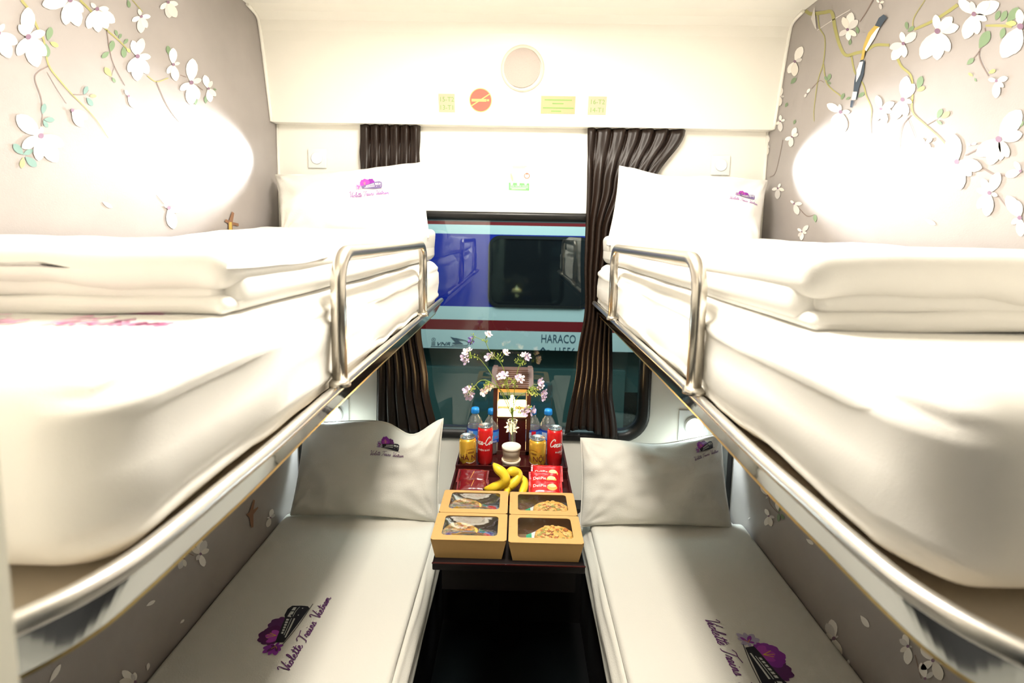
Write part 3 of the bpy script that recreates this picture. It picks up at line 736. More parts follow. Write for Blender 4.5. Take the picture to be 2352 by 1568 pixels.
pillow('pillow', [hy(1332, 1208, 1.76), hy(1680, 1213, 1.77), hy(1656, 996, 1.915), hy(1334, 1006, 1.90)], .07,
       'white pillow with a purple train logo near its top corner, on the right lower bed', ((1620, 1045), .112, radians(12), None), seed=5,
       dip=lambda u, v: -.02*exp(-((u-.1)/.5)**2)*max(0, v))

# ------------------------------------------------------------------ lower beds
def lower(side, word):
    a, b = sorted((side*.262, side*.868))
    root = thing('bench_base', (side*.57, 1.0, 0), 'dark lower berth base under the %s lower mattress' % word, 'berth')
    MB().box((min(side*.285, side*.868), .24, 0), (max(side*.285, side*.868), 1.985, .375), benchm).build('base_panel', root)
    def fn(p, q):
        x, y, z = p
        if q[0]*side < 0: x += side*.004*sin(z*170+nz((y*4, 0, 2))*3)
        return V((x, y, z))
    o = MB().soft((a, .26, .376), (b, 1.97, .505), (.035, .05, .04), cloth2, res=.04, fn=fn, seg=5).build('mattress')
    solo(o, 'white-sheeted mattress on the %s lower bed, pale blue-grey edge to the aisle' % word, 'mattress')
    a, b = sorted((side*.288, side*.866))
    def fd(p, q):
        x, y, z = p
        if q[2] > 0:
            z += .004*nz((x*5, y*3, side*5))+.0015*nz((x*14, y*9, 1))
        return V((x, y, z))
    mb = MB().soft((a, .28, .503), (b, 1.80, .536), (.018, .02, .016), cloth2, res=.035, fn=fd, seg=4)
    ax, ay = ((655, 1545), (757, 1374)) if side < 0 else ((1622, 1418), (1745, 1650))
    A = hz(*ax, .536); B = hz(*ay, .536); U = (B-A); W = U.length; U.normalize(); Vv = V((-U.y, U.x, 0))
    mid = (A+B)/2
    def mp(s_, t, i):
        p = mid+U*s_*W+Vv*t*W; zq = .536+.004*nz((p.x*5, p.y*3, side*5))+.0015*nz((p.x*14, p.y*9, 1)); return V((p.x, p.y, zq+.0012+.00002*i))
    tint = {inkm: inkp2, inkp2: inkp, inkp: inkb} if side < 0 else {inkp: inkp2, inkp2: inkm}
    put_logo(mb, mp, None if side > 0 else {inkp2: mat('ink_deep_plum', (.09, .008, .09), .6), inkl: inkp2}, .06)
    o = mb.build('duvet'); solo(o, 'flat white duvet with a %s train and flower print on the %s lower bed' % ('dark plum' if side < 0 else 'bright purple', word), 'duvet')
lower(-1, 'left'); lower(1, 'right')

# ------------------------------------------------------------------ curtains
def interp(tb, z):
    for (z0, x0), (z1, x1) in zip(tb, tb[1:]):
        if z <= z0 and z >= z1: t = (z0-z)/(z0-z1+1e-9); t = t*t*(3-2*t); return x0+(x1-x0)*t
    return tb[0][1] if z > tb[0][0] else tb[-1][1]
def curtain(name, Lt, Rt, ztop, zbot, nf, amp, label, y=1.974, heading=True, seed=0, bot=None):
    mb = MB()
    def fn(u, v):
        z = ztop+(zbot-ztop)*v
        if bot: z = ztop+((zbot+bot(u))-ztop)*v
        x = interp(Lt, z)+(interp(Rt, z)-interp(Lt, z))*u
        ph = u*nf*2*pi+seed+.9*nz((u*2, v*2.5, seed)); pin = 1-.75*exp(-((z-(ztop-.105))/.035)**2) if heading else 1
        yy = y+amp*pin*(sin(ph)+.45*sin(2*ph+1.3*v*3))*.62; x += .35*amp*cos(ph)*pin
        return V((x, min(yy, 1.992), z))
    mb.grid(fn, int(nf*16), 60, curt)
    o = mb.build(name, fix=False); solidify(o, .0015); return solo(o, label, 'curtain')
curtain('curtain', [(2.013, -.625), (1.8, -.625), (1.35, -.575), (1.05, -.567), (.7, -.575)], [(2.013, -.392), (1.8, -.392), (1.22, -.388), (1.0, -.36), (.7, -.305)], 2.012, .79, 6, .014,
        'dark brown satin curtain hanging beside the window on the left', seed=1)
curtain('curtain', [(2.013, .258), (1.7, .262), (1.5, .262), (1.32, .270), (1.1, .245), (.78, .205)], [(2.013, .628), (1.80, .515), (1.62, .42), (1.3, .375), (1.0, .385), (.78, .415)], 2.012, .80, 6.5, .015,
        'brown satin curtain swept to one side at the right of the window', seed=4, bot=lambda u: .02*sin(u*5))

# ------------------------------------------------------------------ soffit fittings
S0 = V((0, 1.955, 2.013)); SN = V((0, -(2.32-2.013), -(1.955-1.886))).normalized()   # outward, towards the room
SU = V((0, -(1.955-1.886), (2.32-2.013))).normalized()
def splane(px, py): p = hplane(px, py, S0, SN); return p.x, (p-S0).dot(SU)
def sp(x, u, h=0.0): return S0+V((x, 0, 0))+SU*u+SN*h
card_y = mat('sticker_yellow', (.50, .45, .31), .5); card_o = mat('sticker_orange', (.52, .40, .22), .5); green_i = mat('sticker_green', (.22, .40, .12), .5)
redst = mat('sticker_red', (.55, .14, .10), .5); yel = mat('sticker_gold', (.85, .55, .18), .5)
def plate(mb, x0, u0, x1, u1, h, m):
    vs = [sp(x0, u0), sp(x1, u0), sp(x1, u1), sp(x0, u1), sp(x0, u0, h), sp(x1, u0, h), sp(x1, u1, h), sp(x0, u1, h)]
    mb.add(vs, [(0,3,2,1),(4,5,6,7),(0,1,5,4),(1,2,6,5),(2,3,7,6),(3,0,4,7)], m, False)
def stick(px0, py0, px1, py1, m, lines, label, name='sticker', group=None):
    x0, u1 = splane(px0, py0); x1, u0 = splane(px1, py1); mb = MB(); plate(mb, x0, u0, x1, u1, .0012, m)
    for (t, fx, fy, hh, mm) in lines:
        vs, fs = text2d(t, hh*(u1-u0), 'CENTER'); W = max(v[0] for v in vs)-min(v[0] for v in vs); k = min(1, .86*(x1-x0)/W)
        mb.decal(([(a*k+x0+fx*(x1-x0), b+u0+fy*(u1-u0)) for a, b in vs], fs), lambda a, b: sp(a, b, .0016), mm)
    return solo(mb.build(name, fix=False), label, 'sticker', group)
stick(1007, 215, 1045, 258, card_y, [('15-T2', .5, .58, .26, green_i), ('13-T1', .5, .14, .26, green_i)], 'pale yellow berth-number sticker reading 15-T2 and 13-T1, leftmost on the soffit')
stick(1352, 221, 1391, 264, card_y, [('16-T2', .5, .58, .26, green_i), ('14-T1', .5, .14, .26, green_i)], 'pale yellow berth-number sticker reading 16-T2 and 14-T1, rightmost on the soffit')
ob = stick(1243, 220, 1320, 262, card_o, [], 'orange notice sticker with green lines of print, right of the speaker')
x0, u1 = splane(1243, 220); x1, u0 = splane(1320, 262); mb = MB(); 
for fy, a, b in ((.78, .10, .90), (.58, .33, .66), (.33, .06, .96), (.15, .3, .6)):
    plate(mb, x0+(x1-x0)*a, u0+(u1-u0)*(fy-.035), x0+(x1-x0)*b, u0+(u1-u0)*(fy+.035), .0018, green_i)
ch = mb.build('printed_lines', None, fix=False); ch.parent = ob
# red round no-smoking sticker
cx, cu = splane(1104, 230); ex, _ = splane(1130, 230); r = ex-cx; mb = MB()
def disc(mb, cx, cu, r, h0, h1, m, n=32):
    vs = [sp(cx+r*cos(2*pi*i/n), cu+r*sin(2*pi*i/n), h0) for i in range(n)]+[sp(cx+r*cos(2*pi*i/n), cu+r*sin(2*pi*i/n), h1) for i in range(n)]
    mb.add(vs, [(i, (i+1) % n, n+(i+1) % n, n+i) for i in range(n)]+[list(range(n, 2*n))], m, False)
disc(mb, cx, cu, r, 0, .0010, yel); disc(mb, cx, cu, r*.93, 0, .0016, redst)
mb.decal(ribbon([(cx-r*.85, cu-r*.5), (cx+r*.85, cu+r*.55)], r*.09), lambda a, b: sp(a, b, .0021), yel)
mb.decal(ngon([(cx-r*.8, cu-r*.12), (cx+r*.5, cu-r*.12), (cx+r*.5, cu+r*.1), (cx-r*.8, cu+r*.1)]), lambda a, b: sp(a, b, .0024), yel)
mb.decal(ribbon([(cx+r*.55, cu), (cx+r*.75, cu)], r*.16), lambda a, b: sp(a, b, .0024), yel)
solo(mb.build('sticker', fix=False), 'round red no-smoking sticker with a struck-out cigarette, below left of the speaker', 'sticker')
# speaker
cx, cu = splane(1198, 155); ex, _ = splane(1241, 155); r = ex-cx
sproot = thing('ceiling_speaker', sp(cx, cu, 0), 'round speaker with beige mesh grille set in the white panel over the window', 'speaker')
mb = MB(); n = 40; rings = [(1.17, 0), (1.16, .004), (1.05, .007), (1.0, .007), (1.0, .003)]
cxo, cuo = cx+.004, cu-.004
vs = [sp(cxo+r*k*cos(2*pi*i/n), cuo+r*k*sin(2*pi*i/n), h) for k, h in rings for i in range(n)]
mb.add(vs, [(j*n+i, j*n+(i+1) % n, (j+1)*n+(i+1) % n, (j+1)*n+i) for j in range(4) for i in range(n)], mat('speaker_rim', (.72, .66, .56), .4), True)
mb.build('rim', sproot)
grill = mat('speaker_grille', (.55, .43, .37), .6)
nt = grill.node_tree; vo = nt.nodes.new('ShaderNodeTexNoise'); vo.inputs['Scale'].default_value = 500
rp = nt.nodes.new('ShaderNodeValToRGB'); rp.color_ramp.elements[0].color = (.40, .34, .30, 1); rp.color_ramp.elements[1].color = (.50, .43, .39, 1); rp.color_ramp.elements[0].position = .2; rp.color_ramp.elements[1].position = .45
tcn = nt.nodes.new('ShaderNodeTexCoord'); nt.links.new(tcn.outputs['Object'], vo.inputs['Vector']); nt.links.new(vo.outputs['Fac'], rp.inputs[0]); nt.links.new(rp.outputs[0], nt.nodes['Principled BSDF'].inputs['Base Color'])
mb = MB(); vs = []; fs = []
for j in range(7):
    for i in range(n): k = 1.0*(1-j/7); vs.append(sp(cx+r*k*cos(2*pi*i/n), cu+r*k*sin(2*pi*i/n), .004+.006*(1-k*k)))
fs = [(j*n+i, j*n+(i+1) % n, (j+1)*n+(i+1) % n, (j+1)*n+i) for j in range(6) for i in range(n)]+[[6*n+i for i in range(n)]]
mb.add(vs, fs, grill, True); mb.build('grille', sproot)
# notice under the soffit
mb = MB(); yb = YW-.0015
def wp(px, py): p = hy(px, py, YW); return V((p.x, yb, p.z))
crm = mat('notice_cream', (.82, .80, .60), .5); grn = mat('notice_green', (.16, .50, .17), .5); dkr = mat('notice_red_brown', (.45, .14, .08), .5)
def zn(x, y): return 1120+x/13.07, 340+y/13.07
def wn(x, y, h=0): p = hy(*zn(x, y), YW); return V((p.x, YW-.001-h, p.z))
mb.add([wn(640, 520), wn(830, 430), wn(1000, 360), wn(1110, 430), wn(1250, 520), wn(1250, 1060), wn(640, 1040)], [list(range(7))], crm, False)
mb.add([wn(635, 1035, .0004), wn(1250, 1060, .0004), wn(1245, 1275, .0004), wn(635, 1255, .0004)], [(0, 1, 2, 3)], grn, False)
mb.decal(ribbon([(1180+75*cos(t/16*2*pi), 835+75*sin(t/16*2*pi)) for t in range(17)], 22), lambda a, b: wn(a, b, .0005), dkr)
mb.decal(circ(1180, 770, 30, 10), lambda a, b: wn(a, b, .0006), dkr)
for (x, y, r_) in ((725, 1075, 40), (920, 1080, 42), (1140, 1075, 38)): mb.decal(circ(x, y, r_, 12), lambda a, b: wn(a, b, .0007), crm)
for y, a_, b_ in ((1140, 680, 800), (1140, 830, 1010), (1140, 1040, 1220), (1190, 680, 1210), (1225, 720, 1150), (550, 740, 1180), (590, 760, 1130)):
    mb.decal(ribbon([(a_, y), (b_, y)], 18 if y > 600 else 10), lambda a, b: wn(a, b, .0008), crm if y > 600 else yel)
mb.decal(petal2(690, 740, 760, 1010, .25), lambda a, b: wn(a, b, .0006), mat('notice_yellow', (.8, .75, .3), .5))
mb.add([wn(x, y, -.001+.0) for x, y in ((640, 520), (1250, 520), (1250, 1275), (640, 1255))], [(0, 3, 2, 1)], crm, False)
solo(mb.build('notice', fix=False), 'small cream and green notice on the white wall just above the window', 'notice')

# ------------------------------------------------------------------ reading lamps
lampw = mat('lamp_plate_white', (.80, .82, .80), .3); lens = mat('lamp_lens_lit', (1, 1, 1), .4, emit=(.85, .97, 1.0), estr=30)
def reading(px, py, label, power, plate_w=.125, target=None, col=(.80, .95, 1.0)):
    p = hy(px, py, YW); c = V((p.x, YW-.0005, p.z)); root = thing('reading_lamp', c, label, 'lamp', None)
    h = plate_w/2; MB().soft((c.x-h, YW-.008, c.z-h*1.05), (c.x+h, YW, c.z+h*1.05), .003, lampw, res=None, seg=2).build('plate', root)
    Mx = Matrix.Rotation(pi/2, 4, 'X') @ Matrix.Scale(plate_w/.125, 4)
    MB().lathe([(.040, .004), (.040, .012), (.036, .016), (.032, .012), (.029, .010)], lampw, (c.x, YW-.004, c.z), M=Mx, n=32).build('bezel', root)
    MB().lathe([(.0, .018), (.012, .0175), (.022, .015), (.027, .010), (.027, .0)], lens, (c.x, YW-.004, c.z), M=Mx, n=24).build('lens', root)
    if power > 20: light('reading_lamp_light', 'SPOT', (c.x, YW-.03, c.z), power, col, spot_size=radians(50), spot_blend=.8, shadow_soft_size=.025, target=target)  # spot of the added upper lamps
    else: light('reading_lamp_light', 'AREA', (c.x, YW-.028, c.z), power, col, shape='DISK', size=.05, target=target)
reading(768, 949, 'lit round reading lamp on a white square plate above the left lower pillow', 2.4, target=(-.7, 1.2, .45))
reading(1592, 976, 'lit round reading lamp on a white square plate above the right lower pillow', 2.4, target=(.7, 1.2, .45))
for s_ in (-1, 1):  # upper pair is added to throw the glow on the side walls
    p = hy(1192+s_*462, 372+s_*8, YW)
    reading(1192+s_*462, 372+s_*8, 'added reading lamp on the white wall above the %s upper pillow' % ('left' if s_ < 0 else 'right'), 60.0, plate_w=.072, target=(s_*.98, 1.40, 1.79), col=(.93, .97, 1.0))

# ------------------------------------------------------------------ table and trays
TX0, TX1 = -.207, .187; TZ = .76
t = thing('table', (-.01, 1.6, 0), 'narrow dark lacquered table between the lower beds under the window', 'table')
MB().soft((TX0, 1.203, TZ-.022), (TX1, YW-.005, TZ), .004, darkw, res=None, seg=2).build('tabletop', t)
MB().box((TX0+.02, 1.24, TZ-.10), (TX1-.02, YW-.005, TZ-.022), darkw).build('apron', t)
MB().box((-.05, 1.80, 0), (.03, 1.86, TZ-.10), darkw).build('leg', t)
mb = MB(); mb.box((TX0, 1.200, TZ-.0015), (TX1, 1.2035, TZ+.001), redw); mb.build('front_edge', t)
def tray(name, y0, y1, h, label, div=()):
    mb = MB(); a, b = TX0+.002, TX1-.002; th_ = .006; z = TZ+.0005
    mb.box((a, y0, z), (b, y1, z+.005), redw)
    mb.box((a, y0, z), (b, y0+th_, z+h), redw); mb.box((a, y1-th_, z), (b, y1, z+h), redw)
    mb.box((a, y0+th_, z), (a+th_, y1-th_, z+h), redw); mb.box((b-th_, y0+th_, z), (b, y1-th_, z+h), redw)
    for d in div: mb.box((d-.002, y0+th_, z), (d+.002, y1-th_, z+h*.8), redw)
    return solo(mb.build(name), label, 'tray')
tray('tray', 1.662, 1.985, .042, 'dark red lacquered tray holding the bottles, cans, cups and lantern', ())
tray('tray', 1.485, 1.660, .030, 'dark red lacquered tray holding the bananas and red snack packs')
TB = TZ+.0058

# cans
alu = mat('can_aluminium', (.62, .66, .68), .25, .9); cred = mat('can_red', (.62, .012, .014), .3, coat=.3); cgold = mat('can_gold', (.85, .50, .06), .25, .45); cdark = mat('can_dark_red', (.12, .015, .01), .4)
cwhite = mat('can_white', (.85, .84, .82), .4)
def can(px, Y, r, h, kind, label, rot=0.0):
    x = hy(px, 1050, Y).x; c = V((x, Y, TB)); root = thing('drink_can', c, label, 'can', None)
    body = cred if kind == 'cola' else cgold; mb = MB(); e = .010
    ms = None
    prof = [(r*.72, 0), (r*.80, .003), (r, .012), (r, h-e-.006), (r*.88, h-.006)]
    mb.lathe(prof, body, c, n=40)
    W = 2*pi*r
    def wrap(a, b, off=.0004): th_ = -pi/2+rot+a/r; return c+V(((r+off)*cos(th_), (r+off)*sin(th_), b))
    if kind == 'cola':
        vs, fs = cursive('Coca-Cola', W*.50, .30, .30); mb.decal(([(a-W*.25, b*1.15+h*.56) for a, b in vs], fs), wrap, cwhite, .005)
        vs, fs = text2d('PHIÊN BẢN', .0065, 'CENTER'); mb.decal(([(a, b+h*.40) for a, b in vs], fs), wrap, cwhite, .004)
        vs, fs = text2d('CHẾ TỐI', .007); mb.decal(([(-W*.36-b, a+h*.12) for a, b in vs], fs), wrap, cwhite, .004)
        for k in range(5): mb.decal(([(-W*.42+q[0], h*.15+.005*k+q[1]) for q in ((0, 0), (.008, 0), (.008, .002), (0, .002))], [[0, 1, 2, 3]]), wrap, cwhite)
        mb.decal(([( -W*.45+q[0], h*.6+q[1]) for q in ((0, 0), (.016, 0), (.016, .001), (0, .001))], [[0, 1, 2, 3]]), wrap, cwhite)
        mb.decal(([( -W*.45+q[0], h*.75+q[1]) for q in ((0, 0), (.016, 0), (.016, .001), (0, .001))], [[0, 1, 2, 3]]), wrap, cwhite)
    else:
        vs, fs = text2d('HÀ NỘI', .019, 'CENTER', sx=.95, off=.01); mb.decal(([(a, b+h*.36) for a, b in vs], fs), wrap, cdark, .005)
        mb.decal(([(-W*.5*.999+i*W/24, .013) for i in range(25)]+[(-W*.5*.999+i*W/24, .013+.020+.004*sin(i*2.1)) for i in range(25)], [[i, i+1, 26+i, 25+i] for i in range(24)]), wrap, cdark)
        mb.decal(ribbon([(-.018, h*.30), (0, h*.27), (.018, h*.30)], .0016), wrap, cwhite, .004)
        mb.decal(ribbon([(-.015, h*.66), (0, h*.69), (.015, h*.66)], .002), wrap, mat('can_bronze', (.45, .2, .03), .35, .6), .004)
        for k in range(3): mb.decal(ribbon([(-.012, h*(.60-.02*k)), (.012, h*(.60-.02*k))], .001), wrap, cdark, .004)
    mb.build('body', root, fix=False)
    mb = MB().lathe([(r*.88, h-.006), (r*.90, h-.001), (r*.87, h), (r*.83, h-.004), (.0, h-.004)], alu, c, n=40)
    mb.build('lid', root)
    tb = MB().tube(smooth_path([(c.x+.010*cos(a)*.7, c.y-.003+.011*sin(a), c.z+h-.0025) for a in [2*pi*i/10 for i in range(11)]], 2), .0014, alu, n=6); tb.build('tab', root)
can(1074, 1.715, .0300, .122, 'beer', 'gold beer can at the left end of the tray, beside a red can', rot=.55)
can(1114, 1.760, .0278, .145, 'cola', 'slim red cola can, left one, between the gold can and the paper cups', rot=-.15)
can(1234, 1.715, .0300, .122, 'beer', 'gold beer can in front of the right-hand water bottles, beside the paper cups', rot=-.55)
can(1273, 1.755, .0278, .145, 'cola', 'slim red cola can at the right end of the tray', rot=.85)

# bottles
pet = glassmat('clear_plastic', (.955, .98, .985), .05, 1.5, 2.6, milk=.14); capm = mat('blue_cap', (.02, .30, .85), .35); labm = mat('bottle_label_blue', (.06, .28, .80), .35); labd = mat('bottle_label_deep', (.015, .06, .50), .35)
lred = mat('bottle_label_red', (.72, .02, .04), .4); lwhite = mat('bottle_label_white', (.70, .78, .85), .4)
def bottle(px, Y, label, rot=0.0, h=.172, red=False):
    x = hy(px, 1000, Y).x; c = V((x, Y, TB)); root = thing('water_bottle', c, label, 'bottle', None); r = .031
    mb = MB().lathe([(.0, .004), (r*.6, .001), (r*.95, .004), (r, .012), (r*.96, .03), (r, .045), (r, .105), (r*.93, .118), (r*.70, .134), (r*.42, .146), (.0125, .150), (.0125, h-.004)], pet, c, n=32)
    mb.build('body', root)
    MB().lathe([(.0, .006), (r*.55, .005), (r*.9, .008), (r*.93, .03), (r*.95, .10), (0, .101)], glassmat('water', (.97, .99, .99), 0, 1.15, .8) if 'water' not in bpy.data.materials else bpy.data.materials['water'], c, n=24).build('water', root)
    mb = MB().lathe([(.0135, h-.020), (.0150, h-.020), (.0150, h-.006), (.0140, h), (.0, h+.0003)], capm, c, n=28)
    for i in range(28):
        a = 2*pi*i/28; mb.box((-.0006, .0145, h-.018), (.0006, .0156, h-.006), capm, M=Matrix.Translation(c) @ Matrix.Rotation(a, 4, 'Z'))
    mb.build('cap', root)
    mb = MB(); rl = r+.0008
    for z0, z1, m in ((.050, .062, labd), (.062, .092, labm), (.092, .099, labd)):
        mb.grid(lambda u, v: c+V((rl*cos(2*pi*u), rl*sin(2*pi*u), z0+(z1-z0)*v)), 40, 1, m)
    def wrap(a, b, off=.0014): th_ = -pi/2+rot+a/r; return c+V(((r+off)*cos(th_), (r+off)*sin(th_), b))
    mb.decal(([(-.020, .068), (-.002, .068), (-.002, .090), (-.020, .090)], [[0, 1, 2, 3]]), wrap, lwhite, .004)
    for k in range(5): mb.decal(ribbon([(-.018, .071+.004*k), (-.004, .071+.004*k)], .0012), lambda a, b: wrap(a, b, .0018), labm, .004)
    vs, fs = text2d('La Vie', .010, 'LEFT', shear=.3); mb.decal(([(a+.004, b+.066+a*.25) for a, b in vs], fs), wrap, lred, .004)
    if red: mb.decal(([(.000, .052), (.016, .052), (.016, .095), (.000, .095)], [[0, 1, 2, 3]]), lambda a, b: wrap(a, b, .0017), lred, .004)
    for k in range(2): mb.decal(ribbon([(-.014, .053+.004*k), (.014, .053+.004*k)], .0016), wrap, lwhite, .004)
    mb.build('label', root, fix=False)
bottle(1091, 1.865, 'blue-capped water bottle, leftmost of the four, behind the gold can', -.1)
bottle(1129, 1.855, 'blue-capped water bottle just left of the lantern, behind the red can', .25)
bottle(1222, 1.865, 'blue-capped water bottle with a red patch on its label, just right of the lantern', -.1, red=True)
bottle(1258, 1.865, 'blue-capped water bottle, rightmost of the four, behind the red can', -.15)

# paper cups
cupm = mat('cream_paper', (.88, .79, .64), .6)
def cup(z, label):
    x = hy(1174, 1050, 1.705).x; c = V((x, 1.705, z)); root = thing('paper_tub', c, label, 'cup', None)
    MB().lathe([(.0, 0), (.0285, 0), (.0320, .036), (.0320, .040)], cupm, c, n=36).build('body', root)
    MB().lathe([(.0325, .036), (.0338, .037), (.0338, .045), (.0325, .0465), (.0315, .044), (.0, .044)], cupm, c, n=36).build('lid', root)
cup(TB, 'cream paper tub with lid, lower of the two stacked beside the bananas'); cup(TB+.0470, 'cream paper tub with lid, upper of the two stacked beside the bananas')

# lantern
lp = hy(1178, 843, 1.90); LXc = lp.x; LY = 1.90; z0 = TB; zt = lp.z
lan = thing('wooden_lantern', (LXc, LY, z0), 'dark wooden table lantern with sloping ribbed roof and glowing cut-out panels', 'lantern')
hw = .071; wood = mat('lantern_wood', (.060, .018, .012), .4, var=.3, vscale=40); woodr = mat('lantern_roof_wood', (.13, .065, .05), .45, var=.2, vscale=40)
glowp = mat('lantern_paper_lit', (.9, .7, .4), .6, emit=(1.0, .76, .36), estr=5.0); bulb = mat('bulb_lit', (1, .8, .5), .3, emit=(1.0, .80, .45), estr=26)
zr = zt-.058                       # eaves
zs1 = hy(1178, 963, 1.83).z; zs2 = hy(1178, 943, 1.83).z
mb = MB()
for sx in (-1, 1):
    for sy in (-1, 1):
        x = LXc+sx*(hw-.008); y = LY+sy*(hw-.008-.006); mb.box((x-.008, y-.008, z0), (x+.008, y+.008, zr), wood)
mb.box((LXc-hw, LY-hw+.006, z0), (LXc+hw, LY+hw-.006, z0+.014), wood)
for zz, hh in ((zs1, .006), (zr-.010, .010)):
    mb.box((LXc-hw+.016, LY-hw+.008, zz), (LXc+hw-.016, LY-hw+.016, zz+hh), wood); mb.box((LXc-hw+.016, LY+hw-.016, zz), (LXc+hw-.016, LY+hw-.008, zz+hh), wood)
    mb.box((LXc-hw+.002, LY-hw+.016, zz), (LXc-hw+.010, LY+hw-.016, zz+hh), wood); mb.box((LXc+hw-.010, LY-hw+.016, zz), (LXc+hw-.002, LY+hw-.016, zz+hh), wood)
mb.build('frame', lan)
# lower panels with a star cut-out showing lit paper
for k in range(4):
    R = Matrix.Translation((LXc, LY, 0)) @ Matrix.Rotation(pi/2*k, 4, 'Z'); d = hw-.012; a = hw-.017; cz = (z0+.014+zs1)/2+.028
    N = 32; star = []
    for i in range(N): 
        an = 2*pi*i/N; rr = .030 if i % 4 == 0 else (.019 if i % 4 == 2 else .022); star.append((rr*cos(an), cz+rr*sin(an)))
    sq = []
    for i in range(N):
        an = 2*pi*i/N; c_, s2 = cos(an), sin(an); m_ = max(abs(c_), abs(s2)); X_ = c_/m_; Y_ = s2/m_
        sq.append((X_*a, (cz+Y_*(zs1-cz)) if Y_ > 0 else (cz+Y_*(cz-z0-.014))))
    mb = MB(); mb.ring(sq, star, lambda x, z: R @ V((x, -d, z)), redw); mb.ring(sq, star, lambda x, z: R @ V((x, -d+.003, z)), redw)
    mb.add([R @ V((x, -d, z)) for x, z in star]+[R @ V((x, -d+.003, z)) for x, z in star], [(i, (i+1) % N, N+(i+1) % N, N+i) for i in range(N)], redw, False)
    for i in range(N):
        if i % 4 == 1:
            an = 2*pi*i/N; mb.decal(ribbon([(.012*cos(an), cz+.012*sin(an)), (.024*cos(an), cz+.024*sin(an))], .003), lambda x, z: R @ V((x, -d-.0004, z)), redw)
    pn = mb.build('carved_panel', lan, fix=False)
    MB().add([R @ V(p) for p in ((-a, -d+.006, z0+.016), (a, -d+.006, z0+.016), (a, -d+.006, zs1-.002), (-a, -d+.006, zs1-.002))], [(0, 1, 2, 3)], glowp, False).build('paper_panel', pn)
    # lit wedge of paper above the carved panel
    MB().add([R @ V(p) for p in ((-a, -d+.002, zs1+.006), (a, -d+.002, zs1+.006), (a, -d+.002, zs2), (a*.2, -d+.002, zs2+.0), (-a, -d+.002, zs2))], [(0, 1, 2, 3, 4)], glowp, False).build('paper_band', lan)
    MB().add([R @ V(p) for p in ((-a, -d+.002, zr-.024), (a, -d+.002, zr-.024), (a, -d+.002, zr-.010), (-a, -d+.002, zr-.010))], [(0, 1, 2, 3)], mat('lantern_paper_top', (.75, .42, .12), .6, emit=(1, .5, .12), estr=.5), False).build('paper_band', lan)
MB().lathe([(.0, -.0), (.009, .002), (.0105, .02), (.0105, .05), (.007, .065), (0, .068)], bulb, (LXc, LY, zs2-.03), n=16).build('bulb', lan)
# roof: hipped front and back slopes with ribs
mb = MB(); e = .079; rt = .050; fy = .074
vs = [(LXc-e, LY-fy, zr), (LXc+e, LY-fy, zr), (LXc+e, LY+fy, zr), (LXc-e, LY+fy, zr), (LXc-e, LY-.02, zt-.004), (LXc+e, LY-.02, zt-.004), (LXc+e, LY+.02, zt-.004), (LXc-e, LY+.02, zt-.004)]
mb.add(vs, [(0, 1, 5, 4), (2, 3, 7, 6), (4, 5, 6, 7), (0, 4, 7, 3), (1, 2, 6, 5), (0, 3, 2, 1)], woodr, False)
rfo = mb.build('roof', lan)
mb = MB()
for k in range(9):
    t_ = (k+.5)/9; y = LY-fy+(fy-.02)*t_; z = zr+(zt-.004-zr)*t_; mb.box((LXc-e*.78, y-.0022, z-.001), (LXc+e*.78, y+.0022, z+.0028), woodr)
mb.build('slats', rfo)
mb = MB()
for sx in (-1, 1):
    for sy in (-1, 1):
        x = LXc+sx*(e-.012)
        mb.add([V((x-.009, LY+sy*(fy+.003), zr-.002)), V((x+.009, LY+sy*(fy+.003), zr-.002)), V((x+.009, LY+sy*.018, zt+.002)), V((x-.009, LY+sy*.018, zt+.002)),
                V((x-.009, LY+sy*(fy-.006), zr-.002)), V((x+.009, LY+sy*(fy-.006), zr-.002)), V((x+.009, LY+sy*.012, zt-.004)), V((x-.009, LY+sy*.012, zt-.004))],
               [(0, 1, 2, 3), (4, 7, 6, 5), (0, 4, 5, 1), (1, 5, 6, 2), (3, 2, 6, 7), (0, 3, 7, 4)], wood, False)
        mb.build('rafter', rfo); mb = MB()
light('lantern_light', 'POINT', (LXc, LY-.03, zs2-.012), 7.0, (1.0, .68, .32), shadow_soft_size=.012)

# vase and flowers
VX = hy(1177, 990, 1.80).x; VY = 1.80; vc = V((VX, VY, TB)); vh = hy(1177, 965, VY).z-TB
vase = MB().lathe([(.0, .0), (.014, .0), (.0155, .004), (.013, vh*.35), (.0135, vh*.7), (.0185, vh), (.0168, vh), (.0118, vh*.7), (.0113, vh*.35), (.0105, .012), (0, .010)], glassmat('vase_glass', (.97, .97, .95), .03, 1.5, 3.0, milk=.08), vc, n=32).build('vase')
solo(vase, 'slim clear glass vase holding the lilac flower sprays, in front of the lantern', 'vase')
stemm = mat('flower_stem_green', (.22, .33, .05), .55); budm = mat('flower_bud_green', (.45, .55, .12), .55)
pl = mat('petal_pale_lilac', (.74, .60, .80), .6); pw = mat('petal_white_pink', (.85, .74, .80), .6); pv = mat('petal_violet', (.34, .20, .72), .6); pc = mat('flower_centre', (.75, .72, .25), .6)
FR = random.Random(11)
